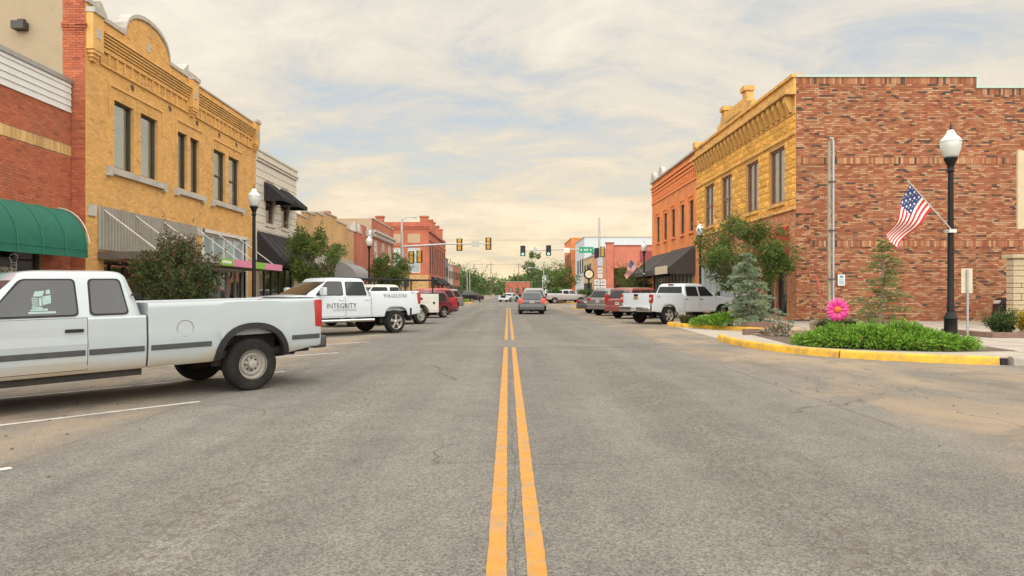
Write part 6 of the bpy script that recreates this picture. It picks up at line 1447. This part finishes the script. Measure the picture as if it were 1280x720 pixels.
# traffic lights
SIGY = mat('signal_yellow', (.50,.26,.02), .6, .1); SIGK = mat('signal_black', (.022,.022,.022), .6, .1); GRN_ON = mat('signal_green_lit', (.05,.4,.25), .3, emit=((.15,1,.6), 2.2)); LOFF = mat('signal_lens_dark', (.05,.02,.015), .3)
def signal_head(root, x, y, z, facing, lit=None):
    """facing -1: lenses towards us; +1: away"""
    mb = MB(); mb.box(x-.32, x+.32, y-.012, y+.012, z-.66, z+.66); bp = mb.build('backplate', SIGK, root)
    mb = MB(); f = facing
    for k in range(3):
        zc_ = z+.40-.40*k; rbox(mb, x-.17, x+.17, min(y, y-f*.20), max(y, y-f*.20), zc_-.19, zc_+.19, .03)
    mb.build('signal_housing', SIGY, bp, smooth=40)
    for k in range(3):
        zc_ = z+.40-.40*k; yy = y + f*.015; m = GRN_ON if lit == k else LOFF
        pts = [(x+.14*math.cos(2*math.pi*q/16), zc_+.14*math.sin(2*math.pi*q/16)) for q in range(16)]
        mb = MB(); mb.prism(pts, lambda a, b: (a, yy, b), lambda a, b: (a, yy+f*.02, b)); mb.build('lens', m, bp)
        v = MB(); ar = [(x+.16*math.cos(R(q)), zc_+.16*math.sin(R(q))) for q in range(-20, 201, 20)]
        v.add([(a, yy, b) for a, b in ar] + [(a, yy+f*.24, b) for a, b in ar], [(i, i+1, len(ar)+i+1, len(ar)+i) for i in range(len(ar)-1)]); v.build('visor', SIGK, bp)
def mast(label, x, y, arm_z0, arm_z1, xe, top, lum, heads, facing, lit, signs):
    root = thing('traffic_light', label, 'traffic light', (x, y, .15))
    mb = MB(); mb.lathe([(.28,.15),(.28,.25),(.18,.3),(.15,arm_z0),(.10,top)], (x, y, 0), 14); mb.build('mast', GALV, root, smooth=50)
    mb = MB(); mb.tube([(x, y, arm_z0), ((x+xe)/2, y, (arm_z0+arm_z1)/2+.12), (xe, y, arm_z1)], [.12, .09, .05], 10); mb.build('mast_arm', GALV, root, smooth=50)
    if lum:
        mb = MB(); mb.tube([(x, y, top-.1), (x+lum*.4, y, top+.22), (x+lum, y, top+.25)], .045, 6); rbox(mb, min(x+lum, x+lum*1.45), max(x+lum, x+lum*1.45), y-.12, y+.12, top+.14, top+.30, .04); mb.build('luminaire', GALV, root, smooth=40)
    sg = 1 if xe > x else -1
    for hx in heads:
        t = (hx-x)/(xe-x); za = arm_z0 + (arm_z1-arm_z0)*t; signal_head(root, hx, y + facing*.16, za, facing, lit)
    for (a, b, hh, m) in signs:
        t = ((a+b)/2-x)/(xe-x); za = arm_z0 + (arm_z1-arm_z0)*t; mb = MB(); mb.box(a, b, y-.17, y-.14, za-hh/2, za+hh/2); mb.build('arm_sign', m, root)
    return root
SGN = mat('sign_green', (.01,.27,.16), .45, .05); SWH = mat('sign_white', (.62,.62,.60), .5, .06); SBK = mat('sign_back', (.40,.40,.38), .45, .1, metal=.3); SGW = mat('sign_letter_white', (.68,.68,.66), .5)
m1 = mast('grey mast arm traffic light with two yellow backed signals and a lamp on top', -11.35, 73.0, 6.35, 6.7, -1.95, 9.3, 1.1, [-5.2,-2.1], 1, None, [(-3.85,-3.1,.62,SBK)])
signal_head(m1, -10.3, 72.7, 5.2, 1); signal_head(m1, -9.5, 73.2, 5.3, 1)
mb = MB(); mb.tube([(-11.35,73,5.5),(-9.5,73,5.5)], .04, 6); mb.build('side_bracket', GALV, m1)
m2 = mast('tall mast arm traffic light with two lit green signals and green street sign', 11.5, 86.0, 6.85, 6.7, 1.7, 10.9, 0, [1.87,5.1], -1, 2, [(3.2,3.65,.6,SBK),(7.0,7.75,.6,SWH),(8.95,10.75,.75,SGN)])
mb = MB(); [mb.box(9.15+.2*k, 9.27+.2*k, 85.825, 85.829, 6.72, 6.95) for k in range(7) if k not in (1,5)]; mb.build('street_name_marks', SGW, m2)
signal_head(m2, 11.15, 85.7, 6.4, -1); signal_head(m2, 11.9, 86.1, 6.6, 1)
for (x, z, w_, h_, tx) in ((11.55,5.3,.66,1.1,None),(11.55,4.25,.6,.6,'69'),(11.55,3.55,.6,.5,'^'),(11.15,2.75,.68,.68,'9'),(11.95,2.75,.68,.68,'69'),(11.15,2.05,.68,.5,'<'),(11.95,2.05,.68,.5,'<')):
    mb = MB(); rbox(mb, x-w_/2, x+w_/2, 85.60, 85.63, z-h_/2, z+h_/2, .01, 1); s_ = mb.build('route_sign', SWH if tx else mat('sign_blue_grey', (.36,.41,.50), .5), m2)
    if tx:
        me = text_mesh(tx, .5, INK); o = inst('route_lettering', me, s_, (x, 85.595, z-(.1 if tx == '^' else 0)), (R(90), 0, 0))
# street clock
ck = thing('street_clock', 'black four sided post clock with cream face at the far corner', 'clock', (9.95, 84.0, 0))
mb = MB(); mb.lathe([(.28,0),(.28,.25),(.16,.4),(.12,.9),(.09,1.1),(.08,2.9),(.16,3.0),(.12,3.1)], (9.95,84,0), 14); mb.build('post', IRON, ck, smooth=45)
pts = [(9.95+.66*math.cos(R(22.5+45*k)), 3.72+.66*math.sin(R(22.5+45*k))) for k in range(8)]
mb = MB(); mb.prism(pts, lambda a, b: (a, 83.8, b), lambda a, b: (a, 84.2, b)); cs_ = mb.build('clock_case', IRON, ck)
CLF = mat('clock_face', (.60,.55,.40), .5); pts = [(9.95+.47*math.cos(R(15*k)), 3.72+.47*math.sin(R(15*k))) for k in range(24)]
mb = MB(); mb.prism(pts, lambda a, b: (a, 83.78, b), lambda a, b: (a, 83.8, b)); fc = mb.build('clock_face', CLF, cs_)
for ang, ln in ((20, .36), (-110, .24)):
    mb = MB(); s_, c_ = math.sin(R(ang)), math.cos(R(ang)); mb.quad((9.95-.02*c_,83.77,3.72+.02*s_),(9.95+.02*c_,83.77,3.72-.02*s_),(9.95+ln*s_+.012*c_,83.77,3.72+ln*c_),(9.95+ln*s_-.012*c_,83.77,3.72+ln*c_)); mb.build('clock_hand', IRON, fc)
mb = MB(); mb.lathe([(.12,4.3),(.09,4.5),(.03,4.6),(.05,4.7),(.005,4.95)], (9.95,84,0), 10); mb.build('finial', IRON, ck, smooth=50)
# metal sign seen from behind, wall pole, stone pier, pink metal flower
sp_ = thing('sign_post', 'tall narrow sign seen from behind on a grey post by the raised bed', 'sign', (13.6, 20.2, .15))
mb = MB(); mb.tube([(13.6,20.2,.1),(13.6,20.2,2.12)], .032, 8); mb.build('post', GALV, sp_, smooth=50); mb = MB(); mb.box(13.44, 13.77, 20.235, 20.245, 1.42, 2.15); mb.build('sign_panel', mat('sign_back_cream', (.52,.47,.34), .5, .1), sp_)
mb = MB(); [mb.lathe([(.012,0),(.012,.02)], (13.6,20.15,z), 6, 'y') for z in (1.55,2.0)]; mb.build('bolt', GALV, sp_)
up = thing('utility_pole', 'grey weathered pole with metal conduit against the mottled brick wall', 'pole', (14.0, 29.6, .15))
mb = MB(); mb.tube([(13.93,29.6,.1),(13.93,29.6,8.0)], [.09,.075], 10); mb.build('post', mat('weathered_wood', (.30,.25,.19), .9, .2, 4), up, smooth=50)
mb = MB(); mb.tube([(14.06,29.5,.15),(14.06,29.5,7.9),(14.02,29.5,8.1),(13.9,29.5,8.1)], .05, 8); mb.build('conduit', GALV, up, smooth=50)
mb = MB(); [mb.box(13.83, 14.13, 29.43, 29.50, z, z+.05) for z in (2.0,4.1,6.2)]; mb.build('strap', PLG, up)
mb = MB(); mb.tube([(13.93,29.6,7.7),(14.4,29.9,7.6),(14.7,30.7,7.3)], .015, 5); mb.build('cable', PLB, up)
PIE = [(3,(.40,.33,.22)),(2,(.46,.38,.26)),(2,(.34,.27,.18))]
pr_ = thing('stone_pier', 'buff rough stone pier with cap behind the bushes', 'wall', (20.2, 25.3, .15))
mb = MB(); mb.box(18.36, 22, 24.82, 25.1, .1, 2.68); mb.build('core', mat('mortar_buff', (.34,.28,.2), .95), pr_)
r = random.Random(4); me_ = {}; z = .15; row = 0; STB = mat('buff_stone', (.42,.34,.225), .95, .2, 2.5, .5, 20)
while z < 2.62:
    h_ = (.21, .16, .26)[row % 3]; h_ = min(h_, 2.66-z); x = 18.33
    while x < 22:
        wd = r.choice((.3,.42,.55)); wd = min(wd, 22-x); key = (round(wd,2), round(h_,2))
        if wd > .05:
            if key not in me_:
                mb = MB(); rbox(mb, 0, wd-.015, -.05, .03, 0, h_-.015, .018, 1); me_[key] = mb.mesh('pier_stone', STB)
            inst('pier_stone', me_[key], pr_, (x-20.2, 24.80-25.3, z-.15)); 
        x += wd
    for k in range(1):
        if ('s', round(h_,2)) not in me_: mb = MB(); rbox(mb, -.04, .03, 0, .26, 0, h_-.015, .018, 1); me_[('s', round(h_,2))] = mb.mesh('pier_stone', STB)
        inst('pier_stone', me_[('s', round(h_,2))], pr_, (18.35-20.2, 24.84+.58*k-25.3, z-.15))
    z += h_; row += 1
mb = MB(); rbox(mb, 18.22, 22.1, 24.66, 25.22, 2.68, 2.82, .03); mb.build('cap', STB, pr_)
ps = thing('pole_sign', 'pale upright sign panel standing beyond the stone pier', 'sign', (19.3, 25.4, .15))
mb = MB(); mb.tube([(19.35,25.4,2.8),(19.35,25.4,6.9)], .07, 8); mb.build('post', GALV, ps); mb = MB(); mb.box(18.86, 19.9, 25.25, 25.32, 3.8, 6.7); mb.build('sign_panel', mat('sign_pale_tan', (.50,.42,.28), .6, .1), ps)
fl = thing('metal_flower', 'large pink metal daisy sculpture with orange centre', 'garden ornament', (8.75, 18.2, .15))
PK = mat('flower_pink', (.62,.03,.22), .4, .15, 5, coat=.3); OG = mat('flower_orange', (.60,.14,.015), .5, .2, 20); C0 = Vector((8.75,18.15,.98))
mb = MB(); mb.tube([(8.75,18.25,.1),(8.77,18.27,.6),(8.75,18.2,.96)], .014, 6); mb.build('stem', mat('stem_green', (.08,.2,.04), .5), fl)
for k in range(18):
    t = 2*math.pi*k/18; L_ = .32 + .02*(k % 2); d = Vector((math.cos(t), 0, math.sin(t))); s_ = Vector((-math.sin(t), 0, math.cos(t))); mb = MB(); vs_ = []
    for q, w_, yy in ((.06,.018,-.01),(.14,.035,-.04),(.22,.042,-.05),(.29,.032,-.035),(L_,.006,-.01)):
        for sg in (-1, 0, 1): p = C0 + d*q + s_*w_*sg + Vector((0, yy - (.012 if sg == 0 else 0) + .02*(k % 2), 0)); vs_.append(tuple(p))
    mb.add(vs_, [(3*i+j, 3*i+j+1, 3*i+j+4, 3*i+j+3) for i in range(4) for j in range(2)]); mb.build('petal', PK, fl, smooth=60)
mb = MB(); mb.lathe([(.001,-.09),(.05,-.085),(.085,-.06),(.095,-.02),(.09,.02)], tuple(C0), 16, 'y'); mb.build('flower_centre', OG, fl, smooth=60)
rs = thing('garden_stake', 'thin red plume stake beside the pink metal daisy', 'garden ornament', (9.0, 20.6, .15))
mb = MB(); mb.tube([(9.45,20.6,.1),(9.45,20.6,1.2),(9.36,20.6,1.75),(9.22,20.6,2.05)], [.012,.014,.03,.012], 6); mb.build('stake', mat('stake_red', (.45,.09,.07), .6, .2, 10), rs)
# far lamp columns and wires
def far_pole(label, x, y, h_, arm, wood_=False):
    root = thing('utility_pole' if wood_ else 'tall_street_light', label, 'pole' if wood_ else 'street light', (x, y, 0)); m = BARK if wood_ else GALV
    mb = MB(); mb.tube([(x,y,-.05),(x,y,h_)], [.16,.11], 8); mb.build('post', m, root, smooth=50)
    if arm:
        mb = MB(); mb.tube([(x,y,h_-.3 if not wood_ else h_*.78),(x+arm*.5,y,h_+.2 if not wood_ else h_*.83),(x+arm,y,h_+.35 if not wood_ else h_*.85)], .06, 6); rbox(mb, min(x+arm,x+arm*1.3), max(x+arm,x+arm*1.3), y-.15, y+.15, (h_+.25 if not wood_ else h_*.83), (h_+.45 if not wood_ else h_*.86), .05); mb.build('lamp_arm', GALV, root)
    if wood_:
        mb = MB(); mb.box(x-1.1, x+1.1, y-.08, y+.08, h_-.7, h_-.55); mb.build('crossarm', BARK, root)
    return root
far_pole('grey street light with long arm beyond the slate front', -9.6, 160, 8.6, 2.6); far_pole('twin grey street light standing behind the first far one', -10.2, 182, 8.8, 2.8)
far_pole('wooden utility pole with crossarm and lamp at the end of the street', -6.0, 240, 12.0, -5.0, True); far_pole('wooden utility pole by the brown brick hall', 4.0, 255, 12.5, 0, True); far_pole('grey street light by the white warehouse', 9.3, 178, 7.6, -3.2)
wr = thing('overhead_wire', 'thin dark power wires crossing the far sky', 'wire', (-40, 200, 0))
for z, y in ((11.3, 240), (8.0, 238), (13.0, 150)):
    mb = MB(); mb.tube([(-60+6*k, y, z + .0022*((6*k-60)**2)*.1) for k in range(21)], .02, 4); mb.build('wire', PLB, wr)
